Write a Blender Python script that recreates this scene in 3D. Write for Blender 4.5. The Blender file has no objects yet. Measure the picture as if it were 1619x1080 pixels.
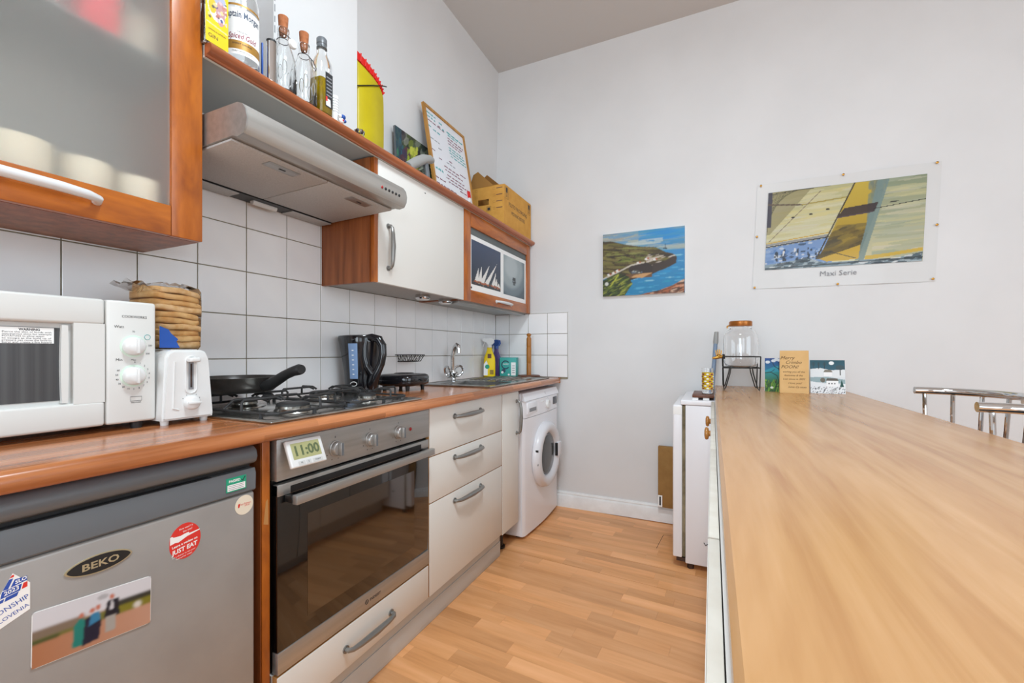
import bpy, bmesh, math, random
import numpy as np
from mathutils import Vector, Matrix

random.seed(7)
SC = bpy.context.scene
COL = SC.collection
PI = math.pi

# ------------------------------------------------------------------ camera, world, lights, exposure
cam_d = bpy.data.cameras.new('camera')
cam = bpy.data.objects.new('camera', cam_d)
COL.objects.link(cam)
cam.location = (1.5, 0.0, 1.09)
cam.rotation_euler = (PI / 2, 0, math.radians(24.867))
cam_d.sensor_fit = 'HORIZONTAL'
cam_d.sensor_width = 36.0
cam_d.lens = 683.4 / 1619 * 36.0
cam_d.shift_y = 16.3 / 1619
cam_d.clip_start = 0.02
SC.camera = cam

world = bpy.data.worlds.new('world')
SC.world = world
world.use_nodes = True
world.node_tree.nodes['Background'].inputs[0].default_value = (0.75, 0.86, 1.0, 1)
world.node_tree.nodes['Background'].inputs[1].default_value = 1.0


def area_light(name, loc, rot, sx, sy, power, color):
    d = bpy.data.lights.new(name, 'AREA')
    d.shape = 'RECTANGLE'
    d.size, d.size_y, d.energy, d.color = sx, sy, power, color
    o = bpy.data.objects.new(name, d)
    COL.objects.link(o)
    o.location, o.rotation_euler = loc, rot
    return o


# right window: side read from shadows, placed for evenness; rear windows added as fill
DAY = (0.79, 0.91, 1.0)
area_light('window_fill_light', (4.50, 0.0, 1.75), (0, PI / 2, 0), 1.9, 2.6, 46, DAY)
area_light('window_fill_light', (1.05, -2.90, 1.75), (PI / 2, 0, 0), 1.5, 1.9, 58, DAY)
area_light('window_fill_light', (3.25, -2.90, 1.75), (PI / 2, 0, 0), 1.5, 1.9, 22, DAY)
# added ceiling lamp, out of view, brightens the floor (fitting built with the setting)
area_light('added_ceiling_fill', (1.45, 0.60, 3.085), (0, 0, 0), 0.5, 0.5, 47, (0.80, 0.92, 1.0)).data.shape = 'DISK'

vs = SC.view_settings
vs.view_transform = 'Standard'
vs.look = 'None'
vs.gamma = 1.0
vs.use_curve_mapping = False
vs.exposure = 0.02
SC.cycles.max_bounces = 14
SC.cycles.diffuse_bounces = 6
SC.cycles.transmission_bounces = 12
SC.cycles.transparent_max_bounces = 12
SC.cycles.sample_clamp_indirect = 8.0
SC.cycles.blur_glossy = 0.6


# ------------------------------------------------------------------ materials
def lin(c):
    if isinstance(c, str):
        c = c.lstrip('#')
        c = tuple(int(c[i:i + 2], 16) for i in (0, 2, 4))
    return tuple(((v / 255) / 12.92 if v / 255 <= 0.04045 else ((v / 255 + 0.055) / 1.055) ** 2.4) for v in c[:3])


MATS = {}


def _new(name):
    m = bpy.data.materials.new(name)
    m.use_nodes = True
    MATS[name] = m
    nt = m.node_tree
    return m, nt, nt.nodes['Principled BSDF']


def setin(b, **kw):
    names = {'rough': 'Roughness', 'metal': 'Metallic', 'spec': 'Specular IOR Level', 'trans': 'Transmission Weight', 'ior': 'IOR',
             'coat': 'Coat Weight', 'coat_r': 'Coat Roughness', 'alpha': 'Alpha', 'sss': 'Subsurface Weight', 'aniso': 'Anisotropic'}
    for k, v in kw.items():
        b.inputs[names[k]].default_value = v


def mat(name, c, c2=None, scale=40, stretch=(1, 1, 1), bump=0.0, mix=(0.35, 0.65), **kw):
    """principled; with c2 a noise mottles c into c2; bump is the noise's fine relief"""
    m, nt, b = _new(name)
    col = (*lin(c), 1)
    b.inputs['Base Color'].default_value = col
    kw.setdefault('rough', 0.5)
    setin(b, **kw)
    if c2 is not None or bump:
        tc = nt.nodes.new('ShaderNodeTexCoord')
        mp = nt.nodes.new('ShaderNodeMapping')
        mp.inputs['Scale'].default_value = stretch
        nz = nt.nodes.new('ShaderNodeTexNoise')
        nz.inputs['Scale'].default_value = scale
        nz.inputs['Detail'].default_value = 5
        nt.links.new(tc.outputs['Object'], mp.inputs[0])
        nt.links.new(mp.outputs[0], nz.inputs[0])
        if c2 is not None:
            rp = nt.nodes.new('ShaderNodeValToRGB')
            rp.color_ramp.elements[0].position, rp.color_ramp.elements[1].position = mix
            rp.color_ramp.elements[0].color = col
            rp.color_ramp.elements[1].color = (*lin(c2), 1)
            nt.links.new(nz.outputs[0], rp.inputs[0])
            nt.links.new(rp.outputs[0], b.inputs['Base Color'])
        if bump:
            bp = nt.nodes.new('ShaderNodeBump')
            bp.inputs['Strength'].default_value = bump
            bp.inputs['Distance'].default_value = 0.002
            nt.links.new(nz.outputs[0], bp.inputs['Height'])
            nt.links.new(bp.outputs[0], b.inputs['Normal'])
    return m


def wood(name, c1, c2, c3=None, axis='z', grain=30, stretch=0.08, staves=None, stave_amp=0.35, rough=0.4, coat=0.0, tint_random=0.0, fig=0.5):
    """grained wood; grain runs along axis. staves=(length, width): staves glued side by side (grain along y)"""
    m, nt, b = _new(name)
    N, L = nt.nodes.new, nt.links.new
    setin(b, rough=rough, coat=coat, coat_r=0.15)
    tc = N('ShaderNodeTexCoord')
    mp = N('ShaderNodeMapping')
    s = [1.0, 1.0, 1.0]
    s['xyz'.index(axis)] = stretch
    mp.inputs['Scale'].default_value = s
    L(tc.outputs['Object'], mp.inputs[0])
    vec = mp.outputs[0]
    if tint_random:
        oi = N('ShaderNodeObjectInfo')
        ad = N('ShaderNodeVectorMath'); ad.operation = 'ADD'
        ml = N('ShaderNodeMath'); ml.operation = 'MULTIPLY'; ml.inputs[1].default_value = 37.0
        L(oi.outputs['Random'], ml.inputs[0])
        cb = N('ShaderNodeCombineXYZ')
        L(ml.outputs[0], cb.inputs[0]); L(ml.outputs[0], cb.inputs[1])
        L(vec, ad.inputs[0]); L(cb.outputs[0], ad.inputs[1])
        vec = ad.outputs[0]
    n1 = N('ShaderNodeTexNoise'); n1.inputs['Scale'].default_value = grain; n1.inputs['Detail'].default_value = 6
    n1.inputs['Distortion'].default_value = fig
    L(vec, n1.inputs[0])
    n2 = N('ShaderNodeTexNoise'); n2.inputs['Scale'].default_value = grain * 6; n2.inputs['Detail'].default_value = 3
    L(vec, n2.inputs[0])
    add = N('ShaderNodeMath'); add.operation = 'MULTIPLY_ADD'; add.inputs[1].default_value = 0.3
    L(n2.outputs[0], add.inputs[0]); L(n1.outputs[0], add.inputs[2])
    rp = N('ShaderNodeValToRGB')
    e = rp.color_ramp.elements
    e[0].position, e[0].color = 0.42, (*lin(c1), 1)
    e[1].position, e[1].color = 0.88, (*lin(c2), 1)
    if c3:
        k = e.new(0.66); k.color = (*lin(c3), 1)
    L(add.outputs[0], rp.inputs[0])
    out = rp.outputs[0]
    val = None
    if staves:
        sp = N('ShaderNodeSeparateXYZ'); L(tc.outputs['Object'], sp.inputs[0])
        xz = N('ShaderNodeMath'); xz.operation = 'ADD'; L(sp.outputs[0], xz.inputs[0]); L(sp.outputs[2], xz.inputs[1])
        cb2 = N('ShaderNodeCombineXYZ'); L(sp.outputs[1], cb2.inputs[0]); L(xz.outputs[0], cb2.inputs[1])
        br = N('ShaderNodeTexBrick')
        br.inputs['Scale'].default_value = 1.0
        br.inputs['Mortar Size'].default_value = 0.0
        br.inputs['Brick Width'].default_value = staves[0]
        br.inputs['Row Height'].default_value = staves[1]
        br.inputs['Color1'].default_value = (0, 0, 0, 1)
        br.inputs['Color2'].default_value = (1, 1, 1, 1)
        br.offset = 0.37
        L(cb2.outputs[0], br.inputs['Vector'])
        val = br.outputs[0]
    elif tint_random:
        val = oi.outputs['Random']
    if val is not None:
        amp = stave_amp if staves else tint_random
        mr = N('ShaderNodeMapRange')
        mr.inputs['To Min'].default_value = 1 - amp
        mr.inputs['To Max'].default_value = 1 + amp * 0.5
        L(val, mr.inputs[0])
        hs = N('ShaderNodeHueSaturation')
        L(mr.outputs[0], hs.inputs['Value']); L(out, hs.inputs['Color'])
        out = hs.outputs[0]
    L(out, b.inputs['Base Color'])
    bp = N('ShaderNodeBump'); bp.inputs['Strength'].default_value = 0.08; bp.inputs['Distance'].default_value = 0.001
    L(n2.outputs[0], bp.inputs['Height']); L(bp.outputs[0], b.inputs['Normal'])
    return m


def printed(name, rough=0.6, coat=0.0):
    """flat print: colour comes from the mesh's own colour attribute"""
    m, nt, b = _new(name)
    a = nt.nodes.new('ShaderNodeVertexColor')
    a.layer_name = 'Col'
    nt.links.new(a.outputs[0], b.inputs['Base Color'])
    setin(b, rough=rough, coat=coat)
    return m


def glass(name, c='ffffff', rough=0.0, ior=1.45, trans=1.0):
    m, nt, b = _new(name)
    b.inputs['Base Color'].default_value = (*lin(c), 1)
    setin(b, rough=rough, ior=ior, trans=trans)
    return m


M = MATS
mat('wall_paint', 'dadada', 'd6d6d6', scale=3, bump=0.02, rough=0.85)
mat('ceiling_paint', 'c8c6c4', rough=0.9)
mat('skirting_paint', 'eceded', 'e2e2e1', scale=14, rough=0.45)
mat('tile_glaze', 'f3f3f3', 'eeeeef', scale=5, rough=0.12, spec=0.5)
mat('grout', '8f8873', '6f6654', scale=25, rough=0.9)
mat('grout_white', 'd8d8d6', rough=0.7)
wood('laminate', 'f2b47e', 'd2925a', 'e6a56c', axis='x', grain=13, stretch=0.10, rough=0.36, tint_random=0.2)
wood('cherry', 'bd6a1c', '8a4410', 'a85a16', axis='z', grain=16, stretch=0.25, rough=0.32, coat=0.25, fig=1.2)
wood('cherry_rail', 'bd6a1c', '8a4410', 'a85a16', axis='y', grain=16, stretch=0.25, rough=0.32, coat=0.25, fig=1.2)
wood('walnut_panel', 'a35f33', '6d3a1b', '8c4e28', axis='z', grain=34, stretch=0.05, rough=0.4)
wood('moulding_wood', 'b5683a', '7d4020', '9c5630', axis='y', grain=30, stretch=0.05, rough=0.35, coat=0.2)
wood('worktop_wood', 'c98456', '93532c', 'b37043', axis='y', grain=30, stretch=0.05, staves=(0.42, 0.046), stave_amp=0.25, rough=0.22, coat=0.3)
wood('beech', 'c89a6a', 'a87442', 'bb8b58', axis='y', grain=14, stretch=0.07, staves=(3.1, 0.135), stave_amp=0.05, rough=0.27, coat=0.15, fig=1.6)
wood('pine_knob', 'c48a45', '9c6528', axis='x', grain=20, stretch=0.3, rough=0.25, coat=0.4)
wood('dark_board', '7a4a34', '4a2a1c', axis='x', grain=20, stretch=0.1, rough=0.4)
wood('oak_frame', 'c48f45', '9a6a2c', axis='z', grain=30, stretch=0.1, rough=0.45)
wood('turned_wood', 'b5762c', '8a5218', axis='z', grain=30, stretch=0.1, rough=0.4)
mat('white_laminate', 'dfddd7', rough=0.35)
mat('white_edge', 'd6d2c8', 'ccc6ba', scale=20, rough=0.5)
mat('chip_edge', 'b9854c', rough=0.8)
mat('carcass', 'c9c7c3', rough=0.6)
mat('shelf_under', 'aaa9a5', rough=0.5)
mat('plinth', 'c7c9c8', rough=0.35)
mat('steel', 'b6b5b2', 'a9a8a5', scale=60, stretch=(1, 0.05, 1), rough=0.38, metal=0.75)
mat('hood_steel', 'c0bdb8', 'b3b0ab', scale=50, stretch=(1, 0.05, 1), rough=0.42, metal=0.75)
mat('hood_filter', 'c2c2c1', 'b6b6b5', scale=260, rough=0.6, metal=0.15)
mat('hob_steel', 'b8b6b0', '97948d', scale=18, rough=0.22, metal=0.95)
mat('sink_steel', '8e8e8c', '7a7a78', scale=30, rough=0.25, metal=0.9)
mat('chrome', 'd5d5d5', rough=0.06, metal=1.0)
mat('satin_handle', '8f8e8b', rough=0.35, metal=0.7)
mat('white_handle', 'd8dadb', rough=0.3)
mat('cast_iron', '2b2a2a', bump=0.2, scale=200, rough=0.5)
mat('black_plastic', '17161a', rough=0.12, spec=0.6)
mat('black_matt', '1b1b1c', rough=0.55)
mat('pan_grey', '3a3836', '4a4644', scale=30, rough=0.3, metal=0.3)
mat('kettle_gauge', '7e98bd', rough=0.25)
mat('white_plastic', 'dededc', rough=0.28)
mat('appliance_white', 'ebebef', rough=0.3)
mat('microwave_white', 'd8d8d4', rough=0.3)
mat('door_inner', 'c9c9c6', rough=0.35)
mat('micro_window', '4f4f50', '3f3f40', scale=90, stretch=(1, 1, 0.01), rough=0.25)
mat('pale_green', 'd3e6d6', rough=0.5)
mat('dark_print', '2b2b2e', rough=0.6)
mat('grey_print', '8a8c90', rough=0.6)
mat('fridge_silver', 'a3a09d', '9c9996', scale=8, rough=0.38, metal=0.25)
mat('fridge_grey', '64686c', rough=0.35)
mat('fridge_dark', '1f2022', rough=0.4)
mat('oven_glass', '0d0c0c', rough=0.05, ior=1.8)
mat('oven_window', '24180d', rough=0.05, ior=2.1)
mat('oven_black', '161616', rough=0.35)
mat('lcd', 'a9a877', rough=0.3)
mat('lcd_digit', '5e6a49', rough=0.4)
mat('red_lamp', '9c1a1a', rough=0.3)
mat('sticker_white', 'f0f0ee', rough=0.5)
mat('sticker_red', 'd8332a', rough=0.5)
mat('sticker_blue', '2a4fa8', rough=0.5)
mat('sticker_green', '1f9c78', rough=0.5)
mat('gold_rim', 'c9bd9b', rough=0.3, metal=0.6)
mat('gold_metal', 'b8863a', rough=0.3, metal=0.8)
mat('copper_lid', 'a8672c', rough=0.28, metal=0.6)
mat('porthole_rim', 'dcdce0', rough=0.25)
mat('porthole_inner', '8a8c90', rough=0.14, metal=0.85)
mat('display_dark', '3c3f46', rough=0.2)
mat('gasket', '8f8468', '5f563f', scale=15, rough=0.8)
mat('cardboard', 'd09a46', 'c68f3e', scale=20, rough=0.85)
mat('cardboard_in', '9c7036', rough=0.9)
mat('packet_brown', '9a7440', '8f6a38', scale=20, rough=0.85)
mat('cardboard_edge', 'd8c3a0', rough=0.9)
mat('kraft', 'd8b078', 'd0a66c', scale=12, rough=0.8)
mat('paper', 'eeeeec', rough=0.5)
mat('teal_ink', '2aa0a0', rough=0.6)
mat('maroon_ink', '7a2740', rough=0.6)
mat('biro_ink', '5c4326', rough=0.7)
mat('board_white', 'e2e4ea', rough=0.15)
mat('yellow_plastic', 'c8b606', 'bba804', scale=9, rough=0.4, bump=0.3)
mat('yellow_label', 'f0d000', rough=0.5)
mat('red_plastic', 'd8201c', rough=0.4)
mat('cork', 'b5724a', '9c5c36', scale=70, rough=0.9)
mat('dark_wire', '2c2a28', rough=0.4, metal=0.6)
mat('blue_grey', '7c8ea6', rough=0.5)
mat('grey_tool', '9a9a98', rough=0.4)
mat('blue_plastic', '1f4fa0', rough=0.35)
mat('purple_liquid', '5b4a8a', rough=0.2)
mat('teal_box', '3aa39c', rough=0.5)
mat('bread_crust', 'c08a4a', 'd9b078', scale=30, rough=0.9)
mat('bread_crumb', 'dcb98a', 'c99a60', scale=60, rough=0.95)
mat('cream_ceramic', 'e4dac6', rough=0.3)
mat('red_box', 'd01c30', rough=0.4)
mat('rust', '4a3226', '2a1d16', scale=40, rough=0.8)
mat('gold_band', 'b0843c', rough=0.4, metal=0.3)
mat('maroon_text', '8c2a44', rough=0.5)
mat('navy_text', '33435c', rough=0.5)
mat('brown_print', '6a4a3a', rough=0.7)
printed('print_matt', 0.55)
printed('print_gloss', 0.3, 0.2)
glass('clear_glass', 'ffffff')
glass('bottle_glass', 'fdfefe')
glass('window_glass', 'ffffff')
glass('frosted', 'fbfbf8', rough=0.72, ior=1.2, trans=0.92)
glass('smoked_pane', '9aa0a0', rough=0.3, ior=1.1, trans=0.6)
glass('porthole_glass', 'b9bdc0', rough=0.03, trans=0.85)
glass('bag_film', 'ffffff', rough=0.08, ior=1.12)
mat('olive_oil', 'd8b800', rough=0.05, trans=0.55, ior=1.4)


# ------------------------------------------------------------------ mesh builder
class MB:
    def __init__(s):
        s.v, s.f, s.mi, s.cur = [], [], [], 0

    def mark(s):
        return len(s.v)

    def use(s, i):
        s.cur = i
        return s

    def add(s, vs_, fs):
        o = len(s.v)
        s.v += [tuple(p) for p in vs_]
        s.f += [tuple(i + o for i in f) for f in fs]
        s.mi += [s.cur] * len(fs)
        return s

    def box(s, x0, x1, y0, y1, z0, z1, b=0.0, seg=2):
        if b <= 0:
            vv = [(x0, y0, z0), (x1, y0, z0), (x1, y1, z0), (x0, y1, z0), (x0, y0, z1), (x1, y0, z1), (x1, y1, z1), (x0, y1, z1)]
            return s.add(vv, [(3, 2, 1, 0), (4, 5, 6, 7), (0, 1, 5, 4), (1, 2, 6, 5), (2, 3, 7, 6), (3, 0, 4, 7)])
        bm = bmesh.new()
        bmesh.ops.create_cube(bm, size=1.0)
        for v in bm.verts:
            v.co = Vector(((x0 + x1) / 2 + v.co.x * (x1 - x0), (y0 + y1) / 2 + v.co.y * (y1 - y0), (z0 + z1) / 2 + v.co.z * (z1 - z0)))
        bmesh.ops.bevel(bm, geom=list(bm.edges), offset=b, segments=seg, profile=0.5, affect='EDGES', clamp_overlap=True)
        bm.verts.index_update()
        s.add([v.co[:] for v in bm.verts], [[v.index for v in f.verts] for f in bm.faces])
        bm.free()
        return s

    def prism(s, poly, axis, a, b):
        n = len(poly)
        def P(p, t):
            return {'x': (t, p[0], p[1]), 'y': (p[0], t, p[1]), 'z': (p[0], p[1], t)}[axis]
        vv = [P(p, a) for p in poly] + [P(p, b) for p in poly]
        fs = [tuple(range(n))[::-1], tuple(range(n, 2 * n))] + [(i, (i + 1) % n, n + (i + 1) % n, n + i) for i in range(n)]
        return s.add(vv, fs)

    def lathe(s, prof, c=(0, 0, 0), axis='z', n=28, a0=0.0, a1=2 * PI, sx=1.0, sy=1.0):
        full = abs(a1 - a0 - 2 * PI) < 1e-6
        k = n if full else n + 1
        vv, fs = [], []
        for r, h in prof:
            for i in range(k):
                t = a0 + (a1 - a0) * i / n
                p = (r * math.cos(t) * sx, r * math.sin(t) * sy, h)
                p = {'z': p, 'x': (p[2], p[0], p[1]), 'y': (p[0], p[2], p[1])}[axis]
                vv.append((p[0] + c[0], p[1] + c[1], p[2] + c[2]))
        for j in range(len(prof) - 1):
            for i in range(n):
                i2 = (i + 1) % k
                fs.append((j * k + i, j * k + i2, (j + 1) * k + i2, (j + 1) * k + i))
        if full:
            if prof[0][0] > 1e-6:
                fs.append(tuple(range(k))[::-1])
            if prof[-1][0] > 1e-6:
                fs.append(tuple(range((len(prof) - 1) * k, len(prof) * k)))
        return s.add(vv, fs)

    def tube(s, pts, r, n=8, closed=False, flat=None):
        pts = [Vector(p) for p in pts]
        m = len(pts)
        rs = r if isinstance(r, (list, tuple)) else [r] * m
        T = []
        for i in range(m):
            a = pts[i - 1] if (i > 0 or closed) else pts[i]
            b = pts[(i + 1) % m] if (i < m - 1 or closed) else pts[i]
            T.append((b - a).normalized())
        up = Vector((0, 0, 1)) if abs(T[0].z) < 0.9 else Vector((1, 0, 0))
        u = (up - T[0] * up.dot(T[0])).normalized()
        vv, fs = [], []
        for i in range(m):
            u = (u - T[i] * u.dot(T[i]))
            u.normalize()
            w = T[i].cross(u)
            for j in range(n):
                t = 2 * PI * j / n
                k1, k2 = (1, 1) if flat is None else flat
                vv.append(pts[i] + (u * math.cos(t) * k1 + w * math.sin(t) * k2) * rs[i])
        for i in range(m if closed else m - 1):
            i2 = (i + 1) % m
            for j in range(n):
                j2 = (j + 1) % n
                fs.append((i * n + j, i * n + j2, i2 * n + j2, i2 * n + j))
        if not closed:
            fs.append(tuple(range(n))[::-1])
            fs.append(tuple(range((m - 1) * n, m * n)))
        return s.add(vv, fs)

    def ball(s, c, rx, ry=None, rz=None, n=14):
        ry = rx if ry is None else ry
        rz = rx if rz is None else rz
        prof = [(math.sin(PI * i / n), -math.cos(PI * i / n)) for i in range(n + 1)]
        k = s.mark()
        s.lathe([(max(r, 1e-7), h) for r, h in prof], n=n * 2)
        for i in range(k, len(s.v)):
            p = s.v[i]
            s.v[i] = (c[0] + p[0] * rx, c[1] + p[1] * ry, c[2] + p[2] * rz)
        return s

    def quad(s, *p):
        return s.add(p, [tuple(range(len(p)))])

    def xf(s, k, Mx):
        for i in range(k, len(s.v)):
            s.v[i] = tuple(Mx @ Vector(s.v[i]))
        return s

    def build(s, name, m, parent=None, world=True, smooth=True, angle=35):
        off = Vector((0, 0, 0))
        p = parent
        while p is not None:
            off += p.location
            p = p.parent
        if not world:
            off = Vector((0, 0, 0))
        me = bpy.data.meshes.new(name)
        me.from_pydata([tuple(Vector(v) - off) for v in s.v], [], s.f)
        ms = m if isinstance(m, (list, tuple)) else [m]
        for x in ms:
            me.materials.append(MATS[x] if isinstance(x, str) else x)
        if len(ms) > 1:
            me.polygons.foreach_set('material_index', s.mi)
        bm = bmesh.new(); bm.from_mesh(me)
        bmesh.ops.recalc_face_normals(bm, faces=bm.faces)
        bm.to_mesh(me); bm.free()
        if smooth:
            me.polygons.foreach_set('use_smooth', [True] * len(me.polygons))
            me.set_sharp_from_angle(angle=math.radians(angle))
        me.update()
        o = bpy.data.objects.new(name, me)
        COL.objects.link(o)
        o.parent = parent
        return o


def tag(o, label, cat, group=None, kind=None):
    o['label'], o['category'] = label, cat
    if group:
        o['group'] = group
    if kind:
        o['kind'] = kind
    return o


def thing(name, label, cat, loc, rotz=0.0, group=None):
    o = bpy.data.objects.new(name, None)
    COL.objects.link(o)
    o.location = loc
    o.rotation_euler = (0, 0, rotz)
    o.empty_display_size = 0.05
    return tag(o, label, cat, group)


def struct(name, mb, m, label, cat, parent=None):
    o = mb.build(name, m, parent)
    return tag(o, label, cat, None, 'structure')


def box(name, m, parent, x0, x1, y0, y1, z0, z1, b=0.0, seg=2, world=True):
    return MB().box(x0, x1, y0, y1, z0, z1, b, seg).build(name, m, parent, world)


def text(name, s, m, parent, o, right, up, size, width=None, align='CENTER', shear=0.0, wrap=None, world=True, bold=0.0):
    """flat lettering: o = anchor point, right/up = unit vectors of the lettering's plane; wrap=(cx, cy, r, a0) lays it round a cylinder"""
    c = bpy.data.curves.new(name, 'FONT')
    c.body, c.size, c.align_x, c.align_y, c.shear, c.offset = s, size, align, 'CENTER', shear, bold
    c.resolution_u = 2
    t = bpy.data.objects.new(name, c)
    me = bpy.data.meshes.new_from_object(t)
    bpy.data.objects.remove(t)
    bpy.data.curves.remove(c)
    co = [v.co.copy() for v in me.vertices]
    if width and co:
        xs = [p.x for p in co]
        k = width / max(1e-6, max(xs) - min(xs))
        for p in co:
            p.x *= k
    fs = [tuple(p.vertices) for p in me.polygons]
    bpy.data.meshes.remove(me)
    o, right, up = Vector(o), Vector(right).normalized(), Vector(up).normalized()
    mb = MB()
    if wrap:
        cx, cy, r, a0 = wrap
        vv = []
        for p in co:
            a = a0 + p.x / r
            vv.append((cx + r * math.cos(a), cy + r * math.sin(a), o.z + p.y))
    else:
        vv = [o + right * p.x + up * p.y for p in co]
    mb.add(vv, fs)
    return mb.build(name, m, parent, world, smooth=False)


class Pic:
    """a small painted picture: nx by ny colour samples, drawn with polygons and strokes (0..1, t upwards)"""
    def __init__(s, nx, ny, bg):
        s.nx, s.ny = nx, ny
        s.a = np.zeros((ny, nx, 3)); s.a[:] = lin(bg)
        s.S, s.T = np.meshgrid(np.linspace(0, 1, nx), np.linspace(0, 1, ny))
        s.rng = np.random.default_rng(3)

    def put(s, mask, c, k=1.0):
        m_ = (mask.astype(float) * k)[..., None]
        s.a = s.a * (1 - m_) + np.array(lin(c)) * m_

    def poly_mask(s, pts):
        m_ = np.zeros((s.ny, s.nx), bool)
        n = len(pts)
        for i in range(n):
            (x0, y0), (x1, y1) = pts[i], pts[(i + 1) % n]
            if y0 == y1:
                continue
            c = ((y0 > s.T) != (y1 > s.T)) & (s.S < (x1 - x0) * (s.T - y0) / (y1 - y0) + x0)
            m_ ^= c
        return m_

    def poly(s, pts, c, k=1.0):
        s.put(s.poly_mask(pts), c, k)

    def line(s, pts, w, c, asp=1.0, k=1.0):
        for (x0, y0), (x1, y1) in zip(pts, pts[1:]):
            dx, dy = x1 - x0, (y1 - y0) * asp
            px_, py_ = s.S - x0, (s.T - y0) * asp
            t = np.clip((px_ * dx + py_ * dy) / (dx * dx + dy * dy + 1e-12), 0, 1)
            d = np.hypot(px_ - t * dx, py_ - t * dy)
            s.put(d < w, c, k)

    def disc(s, c0, rx, ry, c, k=1.0):
        s.put(((s.S - c0[0]) / rx) ** 2 + ((s.T - c0[1]) / ry) ** 2 < 1, c, k)

    def grad(s, mask, c0, c1, along='t', lo=0.0, hi=1.0):
        q = np.clip(((s.T if along == 't' else s.S) - lo) / (hi - lo), 0, 1)[..., None]
        col = np.array(lin(c0)) * (1 - q) + np.array(lin(c1)) * q
        m_ = mask[..., None]
        s.a = np.where(m_, col, s.a)

    def dabs(s, mask, n, cols, rx, ry, k=0.6, slope=0.0):
        ys, xs = np.nonzero(mask)
        if len(xs) == 0:
            return
        for i in s.rng.integers(0, len(xs), n):
            cx, cy = s.S[ys[i], xs[i]], s.T[ys[i], xs[i]]
            c = cols[int(s.rng.integers(len(cols)))]
            q = 0.5 + s.rng.random()
            d = ((s.S - cx) / (rx * q)) ** 2 + ((s.T - cy - slope * (s.S - cx)) / (ry * q)) ** 2 < 1
            s.put(d & mask, c, k)

    def blur(s, n):
        for _ in range(n):
            p = np.pad(s.a, ((1, 1), (1, 1), (0, 0)), 'edge')
            s.a = (p[:-2, 1:-1] + p[2:, 1:-1] + p[1:-1, :-2] + p[1:-1, 2:] + p[1:-1, 1:-1]) / 5

    def build(s, name, m, parent, o, right, up, w, h, world=True, bend=None):
        o, right, up = Vector(o), Vector(right).normalized(), Vector(up).normalized()
        nrm = right.cross(up)
        vv = []
        for j in range(s.ny):
            for i in range(s.nx):
                p = o + right * (w * i / (s.nx - 1)) + up * (h * j / (s.ny - 1))
                if bend:
                    p = p + nrm * bend(i / (s.nx - 1), j / (s.ny - 1))
                vv.append(p)
        fs = [(j * s.nx + i, j * s.nx + i + 1, (j + 1) * s.nx + i + 1, (j + 1) * s.nx + i) for j in range(s.ny - 1) for i in range(s.nx - 1)]
        ob = MB().add(vv, fs).build(name, m, parent, world, smooth=False)
        at = ob.data.color_attributes.new('Col', 'FLOAT_COLOR', 'POINT')
        flat = np.ones((s.ny * s.nx, 4)); flat[:, :3] = 0.92 * np.clip(s.a.reshape(-1, 3), 0, 1) ** 1.15
        at.data.foreach_set('color', flat.astype(np.float32).ravel())
        return ob


def arc(c, r, a0, a1, n, plane='xy'):
    out = []
    for i in range(n + 1):
        t = a0 + (a1 - a0) * i / n
        p, q = r * math.cos(t), r * math.sin(t)
        out.append({'xy': (c[0] + p, c[1] + q, c[2]), 'yz': (c[0], c[1] + p, c[2] + q), 'xz': (c[0] + p, c[1], c[2] + q)}[plane])
    return out


def shell(prof_out, wall):
    """closed glass wall from an outer profile (r, h) bottom to top"""
    inner = [(max(r - wall, 1e-4), h) for r, h in prof_out]
    inner[0] = (inner[1][0] * 0.98 if inner[1][0] < inner[0][0] else inner[0][0], prof_out[0][1] + wall)
    return [(1e-5, prof_out[0][1])] + prof_out + inner[::-1] + [(1e-5, prof_out[0][1] + wall)]


# ------------------------------------------------------------------ the setting
CT = 0.909      # worktop height
SH = 1.892      # top of the shelf board over the wall cabinets
BT = 0.884      # breakfast bar height
BACK = 2.93     # back wall
CEIL = 3.202

floor = struct('floor', MB().box(-0.1, 4.65, -3.05, 3.0, -0.06, -0.005), 'laminate', 'wood-effect laminate floor of short honey-coloured strips', 'floor')
struct('ceiling', MB().box(-0.1, 4.65, -3.05, 3.0, CEIL, CEIL + 0.08), 'ceiling_paint', 'plain grey-white ceiling above the kitchen', 'ceiling')
wall_left = struct('wall_left', MB().prism([(-0.12, -0.06), (0, -0.06), (0, 1.9), (0.03, CEIL + 0.02), (-0.12, CEIL + 0.02)], 'y', -3.05, 3.0), 'wall_paint',
                   'white painted wall behind the worktop and wall cabinets', 'wall')
wall_back = struct('wall_back', MB().box(-0.1, 4.65, BACK, BACK + 0.1, -0.06, CEIL), 'wall_paint', 'white painted end wall with the painting and the poster', 'wall')
mb = MB()
mb.box(4.6, 4.7, -3.05, -1.35, 0, CEIL).box(4.6, 4.7, 1.35, 2.95, 0, CEIL).box(4.6, 4.7, -1.35, 1.35, 0, 0.78).box(4.6, 4.7, -1.35, 1.35, 2.72, CEIL)
struct('wall_right', mb, 'wall_paint', 'white wall with the large window out of view', 'wall')
mb = MB()
for a, b in ((0.0, 0.28), (1.82, 2.48), (4.02, 4.6)):
    mb.box(a, b, -3.1, -3.0, 0, CEIL)
for a, b in ((0.28, 1.82), (2.48, 4.02)):
    mb.box(a, b, -3.1, -3.0, 0, 0.78).box(a, b, -3.1, -3.0, 2.72, CEIL)
struct('wall_rear', mb, 'wall_paint', 'white wall with two added windows behind the camera', 'wall')


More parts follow.
